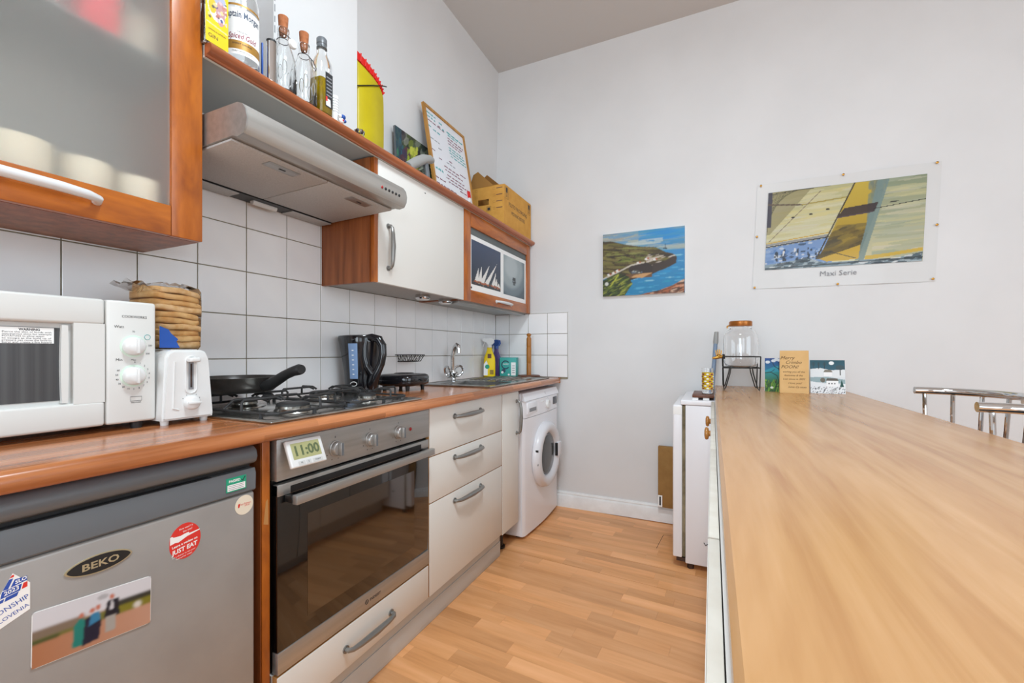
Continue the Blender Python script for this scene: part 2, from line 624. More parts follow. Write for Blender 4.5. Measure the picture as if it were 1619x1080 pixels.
r = thing('added_ceiling_lamp', 'added flush round ceiling lamp above the aisle, out of view', 'lamp', (1.45, 0.60, CEIL))  # unseen fitting that goes with the added fill lamp
MB().lathe([(0.27, CEIL), (0.27, 3.09), (0.255, 3.085), (0.255, CEIL)], c=(1.45, 0.60, 0), n=40).build('housing', 'white_plastic', r)


def window(n, mapf, w, h, label):
    """frame, mullions and panes; mapf(u, d, v) -> world"""
    def bx(mb, u0, u1, d0, d1, v0, v1):
        p, q = mapf(u0, d0, v0), mapf(u1, d1, v1)
        mb.box(min(p[0], q[0]), max(p[0], q[0]), min(p[1], q[1]), max(p[1], q[1]), min(p[2], q[2]), max(p[2], q[2]))
    mb = MB()
    t = 0.06
    bx(mb, 0, w, 0, .06, 0, t); bx(mb, 0, w, 0, .06, h - t, h); bx(mb, 0, t, 0, .06, t, h - t); bx(mb, w - t, w, 0, .06, t, h - t)
    fr = struct('window_%d' % n, mb, 'skirting_paint', label, 'window')
    m1 = MB(); bx(m1, w / 2 - .025, w / 2 + .025, .01, .05, t, h - t); m1.build('mullion', 'skirting_paint', fr)
    m1 = MB(); bx(m1, t, w / 2 - .025, .03, .035, t, h - t); m1.build('pane', 'window_glass', fr)
    m1 = MB(); bx(m1, w / 2 + .025, w - t, .03, .035, t, h - t); m1.build('pane', 'window_glass', fr)


window(1, lambda u, d, v: (4.62 + d, -1.35 + u, 0.78 + v), 2.7, 1.94, 'white framed window in the right wall')
window(2, lambda u, d, v: (0.28 + u, -3.02 - d, 0.78 + v), 1.54, 1.94, 'added white framed window behind the camera, nearer the kitchen units')  # unseen window, added to hold a fill light
window(3, lambda u, d, v: (2.48 + u, -3.02 - d, 0.78 + v), 1.54, 1.94, 'added white framed window behind the camera, nearer the right wall')  # likewise added, frames the second rear fill light

# floor strips, laid a few degrees off square
ang = math.radians(-3.5)
e1, e2 = Vector((math.cos(ang), math.sin(ang))), Vector((-math.sin(ang), math.cos(ang)))
s_seam = e2.dot(Vector((1.0, 2.115)))
W_ = 0.065
for k in range(-26, 13):
    s0 = s_seam + k * W_
    if s0 > 2.93 or s0 < 0.5:
        continue
    t = 0.36 - random.random() * 0.3
    lo = 0.0016 if k in (0, 3) else 0.0001
    hi = 0.0016 if k in (-1, 2) else 0.0001
    while t < 1.68:
        ln = random.choice((0.2, 0.27, 0.36, 0.42, 0.5))
        t1 = t + ln
        mb = MB()
        qa, qb = s0 + lo, s0 + W_ - hi
        # each strip is a shallow block with its own origin at its middle
        hl, hw = ln / 2 - 0.0002, (qb - qa) / 2
        mb.add([(-hl, -hw, -0.012), (hl, -hw, -0.012), (hl, hw, -0.012), (-hl, hw, -0.012), (-hl, -hw, 0), (hl, -hw, 0), (hl, hw, 0), (-hl, hw, 0)],
               [(4, 5, 6, 7), (0, 1, 5, 4), (1, 2, 6, 5), (2, 3, 7, 6), (3, 0, 4, 7)])
        o = mb.build('plank', 'laminate', floor, world=False, smooth=False)
        c = e1 * ((t + t1) / 2) + e2 * ((qa + qb) / 2)
        o.location = (c.x, c.y, 0)
        o.rotation_euler = (0, 0, ang)
        t = t1

# dirt-dark joints between the boards and round the patched corner by the old fridge
for k in (0, 3):
    s0 = s_seam + k * W_
    p, q = e1 * 0.47 + e2 * s0, e1 * 1.66 + e2 * s0
    n_ = e2 * 0.0013
    MB().add([(*(p - n_), -.003), (*(q - n_), -.003), (*(q + n_), -.003), (*(p + n_), -.003)], [(0, 1, 2, 3)]).build('joint', 'rust', floor, smooth=False)
for a, b in (((1.219, 2.512), (1.236, 2.712)), ((1.236, 2.712), (1.281, 2.723))):
    p, q = Vector(a), Vector(b)
    n_ = Vector((-(q - p).y, (q - p).x)).normalized() * .0012
    MB().add([(*(p - n_), .0004), (*(q - n_), .0004), (*(q + n_), .0004), (*(p + n_), .0004)], [(0, 1, 2, 3)]).build('joint', 'rust', floor, smooth=False)

# skirting board along the back wall
prof = [(BACK, 0), (BACK - 0.022, 0), (BACK - 0.022, 0.078), (BACK - 0.019, 0.084), (BACK - 0.012, 0.088), (BACK - 0.014, 0.096), (BACK - 0.009, 0.104), (BACK, 0.107)]
struct('baseboard_back', MB().prism(prof, 'x', 0.02, 4.6), 'skirting_paint', 'white moulded skirting board along the end wall', 'skirting board')

# wall tiles: one mesh per size, shared
_tile_mesh = {}


def tile(parent, axis, a0, a1, z0, z1, base, th=0.0085):
    g, c = 0.0016, 0.0012
    w, h = round(a1 - a0 - 2 * g, 4), round(z1 - z0 - 2 * g, 4)
    if w < 0.006 or h < 0.006:
        return
    key = (axis, w, h)
    o_ = None
    if key not in _tile_mesh:
        w2, h2 = w / 2, h / 2
        vv = []
        for d, i in ((0, 0), (th - c, 0), (th, c)):
            for sa, sz in ((-1, -1), (1, -1), (1, 1), (-1, 1)):
                aa, zz = sa * (w2 - i), sz * (h2 - i)
                vv.append((d, aa, zz) if axis == 'y' else (aa, -d, zz))
        fs = [(8, 9, 10, 11)]
        for k in (0, 4):
            fs += [(k + i, k + (i + 1) % 4, k + 4 + (i + 1) % 4, k + 4 + i) for i in range(4)]
        o_ = MB().add(vv, fs).build('tile', 'tile_glaze', parent, world=False, smooth=False)
        _tile_mesh[key] = o_.data
    else:
        o_ = bpy.data.objects.new('tile', _tile_mesh[key])
        COL.objects.link(o_)
        o_.parent = parent
    o_.location = (base, (a0 + a1) / 2, (z0 + z1) / 2) if axis == 'y' else ((a0 + a1) / 2, base, (z0 + z1) / 2)


zs = [CT, 1.066, 1.219, 1.372, 1.527, 1.682, 1.80]
ys = [1.309 + 0.1595 * k for k in range(-9, 11)]
ys = [y for y in ys if y < BACK - 0.02] + [BACK - 0.009]
box('grout', 'grout', wall_left, 0.0, 0.0065, -0.15, BACK, CT - 0.02, 1.80)
for i in range(len(ys) - 1):
    for j in range(len(zs) - 1):
        if j >= 3 and not (0.5 < ys[i] < 1.32):
            if not (j == 3 and ys[i] < 0.6):
                continue
        tile(wall_left, 'y', ys[i], ys[i + 1], zs[j], zs[j + 1], 0.001)
zb = [CT + 0.001, 1.065, 1.219, 1.367]
xb = [0.009, 0.123, 0.276, 0.426, 0.576]
box('grout', 'grout', wall_back, 0.0, 0.5755, BACK - 0.0065, BACK, CT - 0.01, 1.367)
for i in range(4):
    for j in range(3):
        tile(wall_back, 'x', xb[i], xb[i + 1], zb[j], zb[j + 1], BACK - 0.001)
mb = MB().box(0.28, 0.584, BACK - 0.010, BACK, 1.367, 1.374, 0.002).box(0.577, 0.584, BACK - 0.010, BACK, CT, 1.3668, 0.002)
tag(mb.build('trim_1', 'grout_white'), 'white sealant edge round the small tiled patch on the end wall', 'tile trim', None, 'structure')

# boxed-in duct above the shelf
b_ = struct('wall_duct_boxing', MB().box(0.0, 0.15, 0.99, 1.37, SH + 0.001, CEIL), 'wall_paint', 'white boxed-in duct rising from the shelf above the cooker hood', 'boxing')
for k in range(34):
    z = 1.96 + k * 0.036
    box('bead_chip', 'grey_print', b_, 0.1495, 0.1508, 0.993, 0.996, z, z + 0.012 + 0.016 * random.random())

# ------------------------------------------------------------------ wall cabinets
UX = 0.293      # face of the wall cabinet doors
r = thing('glass_wall_cabinet', 'orange-brown wooden wall cabinet with a big frosted glass door, over the microwave', 'cabinet', (0.15, 0.2, 1.376))
box('bottom_panel', 'walnut_panel', r, 0.012, 0.272, -0.24, 0.665, 1.376, 1.394)
box('side_panel', 'walnut_panel', r, 0.012, 0.272, 0.665, 0.683, 1.376, 2.30)
box('side_panel', 'walnut_panel', r, 0.012, 0.272, -0.258, -0.24, 1.376, 2.30)
box('top_panel', 'walnut_panel', r, 0.012, 0.272, -0.24, 0.665, 2.282, 2.30)
box('back_panel', 'shelf_under', r, 0.0095, 0.0118, -0.258, 0.683, 1.376, 2.30)
box('shelf', 'smoked_pane', r, 0.014, 0.262, -0.238, 0.663, 1.806, 1.814)
d_ = box('door', 'cherry', r, 0.274, UX, 0.613, 0.684, 1.376, 2.30, 0.002)
d_['label'] = 'frosted glass door in a cherry wood frame'
box('stile', 'cherry', d_, 0.274, UX, -0.258, -0.19, 1.376, 2.30, 0.002)
box('rail', 'cherry_rail', d_, 0.274, UX - 0.0005, -0.19, 0.6125, 1.376, 1.4495, 0.002)
box('rail', 'cherry_rail', d_, 0.274, UX - 0.0005, -0.19, 0.6125, 2.23, 2.30, 0.002)
box('glass_pane', 'frosted', d_, 0.281, 0.285, -0.19, 0.6125, 1.4495, 2.23)
pts = [(UX, 0.10, 1.415), (UX + .02, 0.105, 1.416), (UX + .034, 0.13, 1.418), (UX + .04, 0.27, 1.419), (UX + .036, 0.40, 1.418), (UX + .03, 0.445, 1.417), (UX + .018, 0.466, 1.416), (UX, 0.470, 1.415)]
MB().tube(pts, [0.0085, .0085, .0095, .0105, .0105, .0095, .0085, .009], 12).build('handle', 'white_handle', d_)
# crockery dimly visible behind the frosted pane
for i, (y, x, h, rr, what) in enumerate(((0.570, 0.228, 0.112, 0.044, 'nearest the hood'), (0.475, 0.228, 0.118, 0.046, 'second from the hood'), (0.372, 0.228, 0.124, 0.050, 'third from the hood'), (0.262, 0.225, 0.126, 0.050, 'furthest from the hood'))):
    mg = thing('mug', 'cream mug behind the frosted cabinet door, ' + what, 'mug', (x, y, 1.394), 0, 'cream mugs behind the frosted door')
    MB().lathe(shell([(rr * .8, 0), (rr * .97, .012), (rr, h)], 0.004), n=24).build('body', 'cream_ceramic', mg, world=False)
    MB().tube([(-rr * .9, 0, h * .8), (-rr - .022, 0, h * .72), (-rr - .026, 0, h * .5), (-rr - .018, 0, h * .3), (-rr * .9, 0, h * .22)], 0.005).build('handle', 'cream_ceramic', mg, world=False)
tag(box('red_tin', 'red_box', None, 0.165, 0.235, 0.465, 0.535, 1.8145, 1.98, 0.006), 'red tin blurred behind the frosted glass on the cabinet shelf', 'tin')
tag(MB().lathe(shell([(0.035, 0), (0.038, .01), (0.038, .12)], 0.003), c=(0.16, 0.605, 1.8145), n=24).build('storage_jar', 'cream_ceramic'), 'pale jar blurred behind the frosted glass beside the red tin', 'jar')
tag(MB().lathe([(0.045, 0), (0.05, .015), (0.05, .15), (.03, .165), (.03, .18)], c=(0.15, 0.33, 1.8145), n=24).build('storage_canister', 'blue_grey'), 'blue-grey canister blurred behind the frosted glass', 'canister')

# long shelf board with wooden moulding
r = thing('shelf_board', 'long shelf board with a rounded wooden front edge, running above hood and wall cabinets', 'shelf', (0.16, 1.8, 1.864))
box('board', 'shelf_under', r, 0.0, 0.298, 0.686, BACK - 0.001, 1.866, SH)
prof = [(0.298, 1.861), (0.304, 1.861), (0.306, 1.866), (0.318, 1.868), (0.326, 1.875), (0.327, 1.885), (0.322, 1.891), (0.312, 1.893), (0.298, 1.893)]
MB().prism(prof, 'y', 0.686, BACK - 0.002).build('moulding', 'moulding_wood', r, angle=50)
MB().box(0.290, 0.2978, 0.686, BACK - 0.002, 1.8605, 1.8655).build('edge_strip', 'white_edge', r)


def bow_handle(parent, a, b, out, name='handle', rr=0.0075, m='satin_handle'):
    """bow handle from a to b; out = outward vector"""
    a, b, out = Vector(a), Vector(b), Vector(out)
    d = (b - a)
    pts = [a, a + out * .55, a + d * .05 + out * .85, a + d * .2 + out, a + d * .5 + out * 1.08, a + d * .8 + out, a + d * .95 + out * .85, b + out * .55, b]
    mb = MB()
    mb.tube(pts, [rr * .85, rr * .8, rr * .85, rr * 1.05, rr * 1.25, rr * 1.05, rr * .85, rr * .8, rr * .85], 10)
    o_ = out.normalized() * 0.004
    mb.tube([a, a + o_], rr * 1.35, 14).tube([b, b + o_], rr * 1.35, 14)
    return mb.build(name, m, parent)


# white wall cabinet right of the hood
r = thing('white_wall_cabinet', 'white fronted wall cabinet with brown wooden side, right of the cooker hood', 'cabinet', (0.15, 1.66, 1.367))
box('side_panel', 'walnut_panel', r, 0.010, 0.270, 1.312, 1.330, 1.367, 1.860)
box('face_stile', 'cherry', r, 0.272, 0.290, 1.318, 1.3385, 1.367, 1.860)
box('side_panel', 'walnut_panel', r, 0.010, 0.272, 1.975, 1.993, 1.367, 1.860)
box('bottom_panel', 'shelf_under', r, 0.010, 0.272, 1.330, 1.975, 1.372, 1.388)
box('top_panel', 'carcass', r, 0.010, 0.272, 1.330, 1.975, 1.844, 1.860)
box('back_panel', 'carcass', r, 0.0095, 0.0105, 1.330, 1.975, 1.388, 1.844)
d_ = box('door', 'white_laminate', r, 0.274, UX, 1.3395, 1.990, 1.368, 1.8585, 0.0012)
bow_handle(d_, (UX, 1.395, 1.605), (UX, 1.395, 1.432), (0.026, 0, 0), rr=0.008)
MB().box(UX, UX + .0006, 1.643, 1.652, 1.823, 1.827).build('chip', 'dark_print', d_)
for y, w in ((1.755, 'nearer the hood'), (1.955, 'nearer the end wall')):
    pk = thing('puck_light', 'round silver lamp under the white wall cabinet, ' + w, 'lamp', (0.2, y, 1.372), 0, 'puck lights under the wall cabinet')
    MB().lathe([(0.036, 0), (0.037, -0.004), (0.037, -0.016), (0.032, -0.022)], n=28).build('housing', 'chrome', pk, world=False)
    MB().lathe([(0.030, -0.0222), (0.028, -0.026), (0.001, -0.027)], n=28).build('lens', 'white_plastic', pk, world=False)
st = tag(MB().prism([(0.205, 1.3665), (0.255, 1.3665), (0.255, 1.358), (0.215, 1.352), (0.205, 1.352)], 'y', 1.998, 2.905).build('under_cabinet_strip', 'steel'), 'long metal light strip fixed under the glazed end cabinet', 'strip light')

# glazed end cabinet with two prints behind the pane
r = thing('glazed_end_cabinet', 'orange-brown wooden wall cabinet with two sailing prints behind its glass, by the end wall', 'cabinet', (0.15, 2.45, 1.367))
Y0, Y1 = 1.996, 2.918
box('side_panel', 'walnut_panel', r, 0.010, 0.272, Y0 + .001, Y0 + .018, 1.367, 1.860)
box('side_panel', 'walnut_panel', r, 0.010, 0.272, Y1 - .018, Y1, 1.367, 1.860)
box('bottom_panel', 'shelf_under', r, 0.010, 0.272, Y0 + .018, Y1 - .018, 1.367, 1.385)
box('top_panel', 'carcass', r, 0.010, 0.272, Y0 + .018, Y1 - .018, 1.842, 1.860)
box('back_panel', 'carcass', r, 0.0095, 0.0105, Y0 + .018, Y1 - .018, 1.385, 1.842)
d_ = box('door', 'cherry', r, 0.274, UX, Y0 + .001, 2.066, 1.367, 1.8595, 0.0015)
d_['label'] = 'cherry wood door frame with a grey glass pane'
box('stile', 'cherry', d_, 0.274, UX, 2.858, Y1, 1.367, 1.8595, 0.0015)
box('rail', 'cherry_rail', d_, 0.274, UX - .0005, 2.0663, 2.8577, 1.367, 1.432, 0.0015)
box('rail', 'cherry_rail', d_, 0.274, UX - .0005, 2.0663, 2.8577, 1.782, 1.8595, 0.0015)
box('glass_pane', 'smoked_pane', d_, 0.2795, 0.2835, 2.0663, 2.8577, 1.432, 1.782)
bow_handle(d_, (UX, 2.375, 1.399), (UX, 2.585, 1.399), (0.02, 0, 0), rr=0.008, m='white_handle')

pr = thing('sailing_print', 'white-bordered print of yachts with white sails on dark blue, in the glazed cabinet door', 'print', (0.2845, 2.265, 1.433))
box('sheet', 'paper', pr, 0.2838, 0.2846, 2.0675, 2.468, 1.433, 1.742)
P = Pic(70, 70, '2b3d58')
P.grad(P.T > -1, '1e2f3c', '35496a', 't', 0, .9)
for x0, x1, h in ((.10, .22, .40), (.20, .32, .46), (.27, .60, .58), (.42, .86, .66), (.66, .82, .44), (.76, .86, .30), (.86, .93, .2)):
    P.poly([(x0, .10), (x0 + .13, .08), (x1, h)], 'e8e6e2')
    P.line([(x0, .09), (x0 + .14, .07)], .018, 'b5643a')
P.dabs(P.T < .12, 60, ['274038', 'c9b9a0', '1c2b30', '9c5a38'], .02, .008, .8)
P.build('picture', 'print_gloss', pr, (0.2849, 2.085, 1.468), (0, 1, 0), (0, 0, 1), 0.365, 0.25)
MB().lathe([(0.0065, 0), (0.0065, .0004)], c=(0.2847, 2.085, 1.448), axis='x', n=14).build('dot', 'dark_print', pr)
pr = thing('misty_print', 'white-bordered grey print with a small dark boat in mist, in the glazed cabinet door', 'print', (0.2845, 2.66, 1.433))
box('sheet', 'paper', pr, 0.2838, 0.2846, 2.470, 2.856, 1.433, 1.742)
P = Pic(60, 60, '8fa0a8')
d2 = np.hypot(P.S - .35, P.T - .75)
for rr_, c in ((1.2, '31424e'), (.95, '4d606b'), (.75, '778890'), (.55, 'a3afb3'), (.3, 'b9c3c5')):
    P.put(d2 < rr_, c)
P.blur(14)
P.poly([(.40, .42), (.55, .40), (.56, .50), (.42, .50)], '2b3438'); P.line([(.4, .38), (.56, .38)], .012, '2b3438'); P.poly([(.44, .30), (.54, .30), (.53, .36), (.44, .36)], '4a5458')
P.build('picture', 'print_gloss', pr, (0.2849, 2.492, 1.462), (0, 1, 0), (0, 0, 1), 0.34, 0.255)

# ------------------------------------------------------------------ cooker hood
HY0, HY1 = 0.690, 1.306
r = thing('cooker_hood', 'brushed steel cooker hood with grey filter panels, under the shelf', 'cooker hood', (0.23, 1.0, 1.61))
prof = [(0.012, 1.624), (0.405, 1.634), (0.425, 1.628), (0.448, 1.632), (0.458, 1.648), (0.461, 1.668), (0.456, 1.690), (0.444, 1.706), (0.425, 1.714), (0.012, 1.716)]
MB().prism(prof, 'y', HY0 + .004, HY1 - .004).build('canopy', 'hood_steel', r, angle=40)
for a, b in ((HY0, HY0 + .0039), (HY1 - .0039, HY1)):
    MB().prism(prof, 'y', a, b).build('end_cap', 'steel', r)
sl = (1.634 - 1.624) / (0.405 - 0.012)
zf = lambda x: 1.624 + sl * (x - 0.012)
for a, b, w in ((HY0 + .006, 0.997, 0), (1.000, HY1 - .006, 1)):
    mb = MB().box(0.085, 0.392, a, b, 0, 0.006, 0.001)
    for i, p in enumerate(mb.v):
        mb.v[i] = (p[0], p[1], p[2] + zf(p[0]) - 0.0065)
    f_ = mb.build('filter_panel', 'hood_filter', r)
    cy_ = (a + b) / 2 + .02
    mb = MB().box(0.335, 0.372, cy_ - .05, cy_ + .05, 0, 0.0016, 0.0006)
    for i, p in enumerate(mb.v):
        mb.v[i] = (p[0], p[1], p[2] + zf(p[0]) - 0.0083)
    mb.build('latch', 'steel', f_)
    MB().box(0.35, 0.356, cy_ - .008, cy_ + .012, zf(.35) - .0092, zf(.35) - .008).build('latch_slot', 'dark_print', f_)
box('lamp_strip', 'fridge_dark', r, 0.014, 0.080, HY0 + .006, HY1 - .006, 1.617, 1.624)
box('lamp_cover', 'hood_filter', r, 0.016, 0.078, HY0 + .006, 0.92, 1.6135, 1.617, 0.001)
box('lamp_cover', 'hood_filter', r, 0.016, 0.078, 1.12, HY1 - .006, 1.6135, 1.617, 0.001)
MB().tube([(0.045, 0.985, 1.6135), (0.045, 1.075, 1.6135)], 0.010, 12).build('lamp_bulb', 'white_plastic', r)
for k in range(6):
    y = 1.172 + k * 0.018
    MB().ball((0.4600, y, 1.662), 0.0035, 0.0052, 0.0052, 8).build('indicator' if k == 0 else 'button', 'red_lamp' if k == 0 else 'black_matt', r)

YR, ZU, XR = (0, 1, 0), (0, 0, 1), (1, 0, 0)

# ------------------------------------------------------------------ worktop and base units
def nose(x):     # worktop cross-section, x from 0.011 to the rounded front
    return [(x, 0.8715), (0.520, 0.8715), (0.530, 0.8745), (0.5345, 0.882), (0.5350, 0.892), (0.5315, 0.902), (0.524, 0.9075), (0.512, CT), (x, CT)]


SY0, SY1, SX0, SX1 = 1.985, 2.275, 0.135, 0.445     # opening for the sink bowl
mb = MB()
mb.prism(nose(0.0105), 'y', -0.15, SY0)
mb.prism(nose(0.0105), 'y', SY1, 2.885)
mb.prism(nose(SX1), 'y', SY0, SY1)
mb.box(0.0105, SX0, SY0, SY1, 0.8715, CT)
q = [(0.0105, 2.885), (0.535, 2.885)] + [(0.500 + .035 * math.cos(t), 2.885 + .034 * math.sin(t)) for t in (0.3, .7, 1.1, 1.4)] + [(0.0105, 2.9195)]
mb.prism(q, 'z', 0.8715, CT)
tag(mb.build('worktop', 'worktop_wood', angle=50), 'reddish-brown wood-block worktop running the length of the tiled wall', 'worktop')

# --- silver undercounter fridge
FX = 0.500
r = thing('fridge', 'silver-grey undercounter fridge covered in stickers, under the microwave', 'fridge', (0.25, 0.42, 0.0))
box('body', 'fridge_grey', r, 0.03, 0.452, 0.178, 0.683, 0.03, 0.855, 0.004)
box('plinth', 'fridge_dark', r, 0.06, 0.43, 0.19, 0.67, 0.0, 0.03)
d_ = box('door', 'fridge_silver', r, 0.456, FX, 0.178, 0.684, 0.06, 0.756, 0.006, 3)
d_['label'] = 'silver fridge door'
prof = [(0.456, 0.757), (0.497, 0.757), (0.503, 0.762), (0.504, 0.800), (0.500, 0.812), (0.478, 0.812), (0.474, 0.806), (0.456, 0.806)]
hb = MB().prism(prof, 'y', 0.178, 0.684).build('handle_band', 'fridge_grey', r)
box('grip_recess', 'fridge_dark', hb, 0.4745, 0.4985, 0.195, 0.585, 0.8122, 0.8135)
MB().prism([(0.44, 0.822), (0.494, 0.822), (0.503, 0.828), (0.507, 0.840), (0.503, 0.855), (0.492, 0.863), (0.44, 0.865)], 'y', 0.178, 0.686).build('top_trim', 'fridge_grey', r, angle=50)
box('gap_strip', 'fridge_dark', r, 0.454, 0.486, 0.182, 0.68, 0.8137, 0.8215)
# badge
def ell(cy, cz, a, b, x, n=40, p=1.0):
    out = []
    for i in range(n):
        t = 2 * PI * i / n
        c, s_ = math.cos(t), math.sin(t)
        out.append((cy + a * c, cz + b * math.copysign(abs(s_) ** p, s_)))
    return out
bd = MB().prism(ell(0.3935, 0.711, 0.0475, 0.0165, FX, p=1.25), 'x', FX, FX + .002).build('badge', 'gold_rim', d_)
MB().prism(ell(0.3935, 0.711, 0.0445, 0.0145, FX, p=1.25), 'x', FX + .002, FX + .0026).build('badge_face', 'black_matt', d_)
text('badge_lettering', 'BEKO', 'gold_rim', d_, (FX + .0029, 0.3945, 0.7105), YR, ZU, 0.017, 0.052, bold=.0004)
# pennant-shaped sticker
sk = MB().prism([(0.245, 0.648), (0.306, 0.675), (0.306, 0.718), (0.287, 0.741), (0.2735, 0.713), (0.245, 0.700)], 'x', FX, FX + .0005).build('sailing_sticker', 'sticker_white', d_)
sk['label'] = 'white pennant-shaped sailing event sticker with blue and red blocks'
E_ = FX + .0007
def flat(name, pts, m, parent, x=None):
    x = E_ if x is None else x
    return MB().quad(*[(x, a, b) for a, b in pts]).build(name, m, parent, smooth=False)
flat('blue_block', [(0.276, .7185), (.282, .7185), (.2875, .733), (.283, .733)], 'sticker_blue', d_)
flat('blue_block', [(0.2845, .7195), (.3025, .7235), (.3025, .7305), (.2890, .7305)], 'sticker_blue', d_)
flat('blue_block', [(0.2735, .7065), (.295, .7105), (.297, .7205), (.2755, .717)], 'sticker_blue', d_)
flat('red_block', [(0.2965, .7115), (.3030, .7130), (.3030, .7215), (.2985, .7205)], 'sticker_red', d_)
flat('red_block', [(0.2835, .7345), (.288, .735), (.2885, .7385), (.286, .7385)], 'sticker_red', d_)
flat('blue_block', [(0.272, .6995), (.2765, .7005), (.278, .7055), (.2735, .7045)], 'sticker_blue', d_)
flat('blue_block', [(0.278, .7005), (.2915, .7035), (.2935, .7095), (.2795, .7065)], 'sticker_blue', d_)
tilt = (0, .975, .22)
tup = (0, -.22, .975)
text('sticker_lettering', 'SLO', 'sticker_white', d_, (E_ + .0002, 0.2955, .7265), tilt, tup, 0.0075, shear=.2, bold=.0002)
text('sticker_lettering', '2023', 'sticker_white', d_, (E_ + .0002, 0.2852, .7140), tilt, tup, 0.0085, shear=.2, bold=.0002)
text('sticker_lettering', 'CHAMPIONSHIP', 'sticker_blue', d_, (E_, 0.3045, .6975), (0, .93, .36), (0, -.36, .93), 0.0105, align='RIGHT')
text('sticker_lettering', 'SLOVENIA', 'sticker_blue', d_, (E_, 0.3045, .6835), (0, .93, .36), (0, -.36, .93), 0.0085, align='RIGHT')
# red takeaway sticker
n = 36
pts = []
for i in range(n):
    t = 2 * PI * i / n
    pts.append((max(0.5035, 0.5325 + .030 * math.cos(t)), max(0.6565, 0.6955 + .0365 * math.sin(t))))
sk = MB().prism(pts, 'x', FX, FX + .0005).build('takeaway_sticker', 'sticker_red', d_)
sk['label'] = 'round red takeaway delivery sticker with white lettering'
text('sticker_lettering', 'JUST EAT', 'sticker_white', d_, (E_, 0.5315, .6800), (0, .99, .12), (0, -.12, .99), 0.0125, 0.050, shear=.15, bold=.0004)
text('sticker_lettering', 'Leave a review on', 'sticker_white', d_, (E_, 0.532, .6915), (0, .99, .12), (0, -.12, .99), 0.0065, 0.048, bold=.0002)
text('sticker_lettering', 'Now wasn\'t it', 'sticker_white', d_, (E_, 0.534, .7230), (0, .99, .12), (0, -.12, .99), 0.0058, 0.026)
text('sticker_lettering', 'the one?', 'sticker_white', d_, (E_, 0.537, .7165), (0, .99, .12), (0, -.12, .99), 0.0058, 0.018)
text('sticker_lettering', 'for a chance to win your', 'sticker_white', d_, (E_, 0.530, .6700), (0, .99, .12), (0, -.12, .99), 0.0045, 0.044)
text('sticker_lettering', 'favourite meal', 'sticker_white', d_, (E_, 0.530, .6645), (0, .99, .12), (0, -.12, .99), 0.0045, 0.03)
flat('white_shape', [(0.5045, .6955), (.513, .6975), (.520, .6965), (.529, .7005), (.536, .7035), (.5605, .7085), (.5605, .7105), (.540, .7085), (.539, .7115), (.531, .7105), (.524, .7085), (.511, .7095), (.508, .7125), (.5045, .711)], 'sticker_white', d_)
# round pale sticker
sk = MB().prism(ell(0.658, 0.730, .0215, .0225, FX), 'x', FX, FX + .0005).build('round_sticker', 'cream_ceramic', d_)
sk['label'] = 'small round cream sticker with red lettering'
text('sticker_lettering', 'Fast Fighters', 'sticker_red', d_, (E_, 0.661, .7325), YR, ZU, 0.0065, 0.026)
text('sticker_lettering', 'BURGERS', 'sticker_red', d_, (E_, 0.665, .7275), YR, ZU, 0.004, 0.012)
flat('flame', [(0.6435, .7265), (.6465, .7265), (.648, .7335), (.6455, .7365), (.643, .733)], 'sticker_red', d_)
# green tested label
gl = box('test_label', 'sticker_green', hb, 0.504, 0.5046, 0.614, 0.660, 0.770, 0.802)
gl['label'] = 'green electrical test label'
flat('label_panel', [(.6165, .7725), (.6575, .7725), (.6575, .7865), (.6165, .7865)], 'sticker_white', gl, 0.5048)
text('label_lettering', 'PASSED', 'sticker_white', gl, (0.5048, .633, .794), YR, ZU, 0.008, bold=.0002)
MB().tube([(0.5049, .6485, .7935), (0.5049, .6515, .7905), (0.5049, .657, .799)], .0009, 5).build('tick', 'dark_print', gl)
for z in (.7835, .7795, .7755):
    flat('print_line', [(.6185, z - .0006), (.654, z - .0006), (.654, z + .0006), (.6185, z + .0006)], 'grey_print', gl, 0.505)

# photo magnet on the fridge door
r = thing('photo_magnet', 'photo magnet of a blurred group of people outdoors, on the fridge door', 'photo magnet', (FX + .001, 0.388, 0.56))
a_ = Vector((0, .163, .0)); rt = Vector((0, .995, -.095)).normalized(); up_ = Vector((0, .012, 1.0)).normalized()
mb = MB()
o_ = Vector((FX + .0008, 0.3065, 0.5755))
cor = []
w_, h_, rc = .1645, .0915, .006
for cx_, cy_, t0 in ((w_ - rc, h_ - rc, 0), (rc, h_ - rc, PI / 2), (rc, rc, PI), (w_ - rc, rc, 1.5 * PI)):
    cor += [(cx_ + rc * math.cos(t0 + k * PI / 8), cy_ + rc * math.sin(t0 + k * PI / 8)) for k in range(5)]
f0 = [o_ + rt * p[0] + up_ * p[1] for p in cor]
f1 = [p + Vector((.0012, 0, 0)) for p in f0]
k = len(cor)
mb.add(f0 + f1, [tuple(range(k))[::-1], tuple(range(k, 2 * k))] + [(i, (i + 1) % k, k + (i + 1) % k, k + i) for i in range(k)])
mb.build('magnet_sheet', 'sticker_white', r)
P = Pic(110, 62, 'b98a72')
P.grad(P.T < .5, 'b5805f', 'c9a08a', 's')
P.put((P.T > .62 + .0 * P.S), 'd9d9de')
P.put((P.T > .44) & (P.T < .60), '7a7a3c'); P.put((P.T > .50) & (P.T < .66) & (P.S < .4), '8a7a6a'); P.put((P.T > .58) & (P.T < .72) & (P.S > .62), '3f4038'); P.put((P.T > .44) & (P.T < .60) & (P.S > .66), '8a8430')
P.disc((.87, .50), .04, .07, 'd8d4cc'); P.put((P.S < .2) & (P.T > .42) & (P.T < .48), '4a5a30')
P.blur(3)
P.poly([(.30, .10), (.38, .08), (.42, .52), (.36, .62), (.31, .5)], '1f8a80'); P.poly([(.38, .06), (.52, .10), (.54, .45), (.46, .60), (.40, .56)], '1f2540')
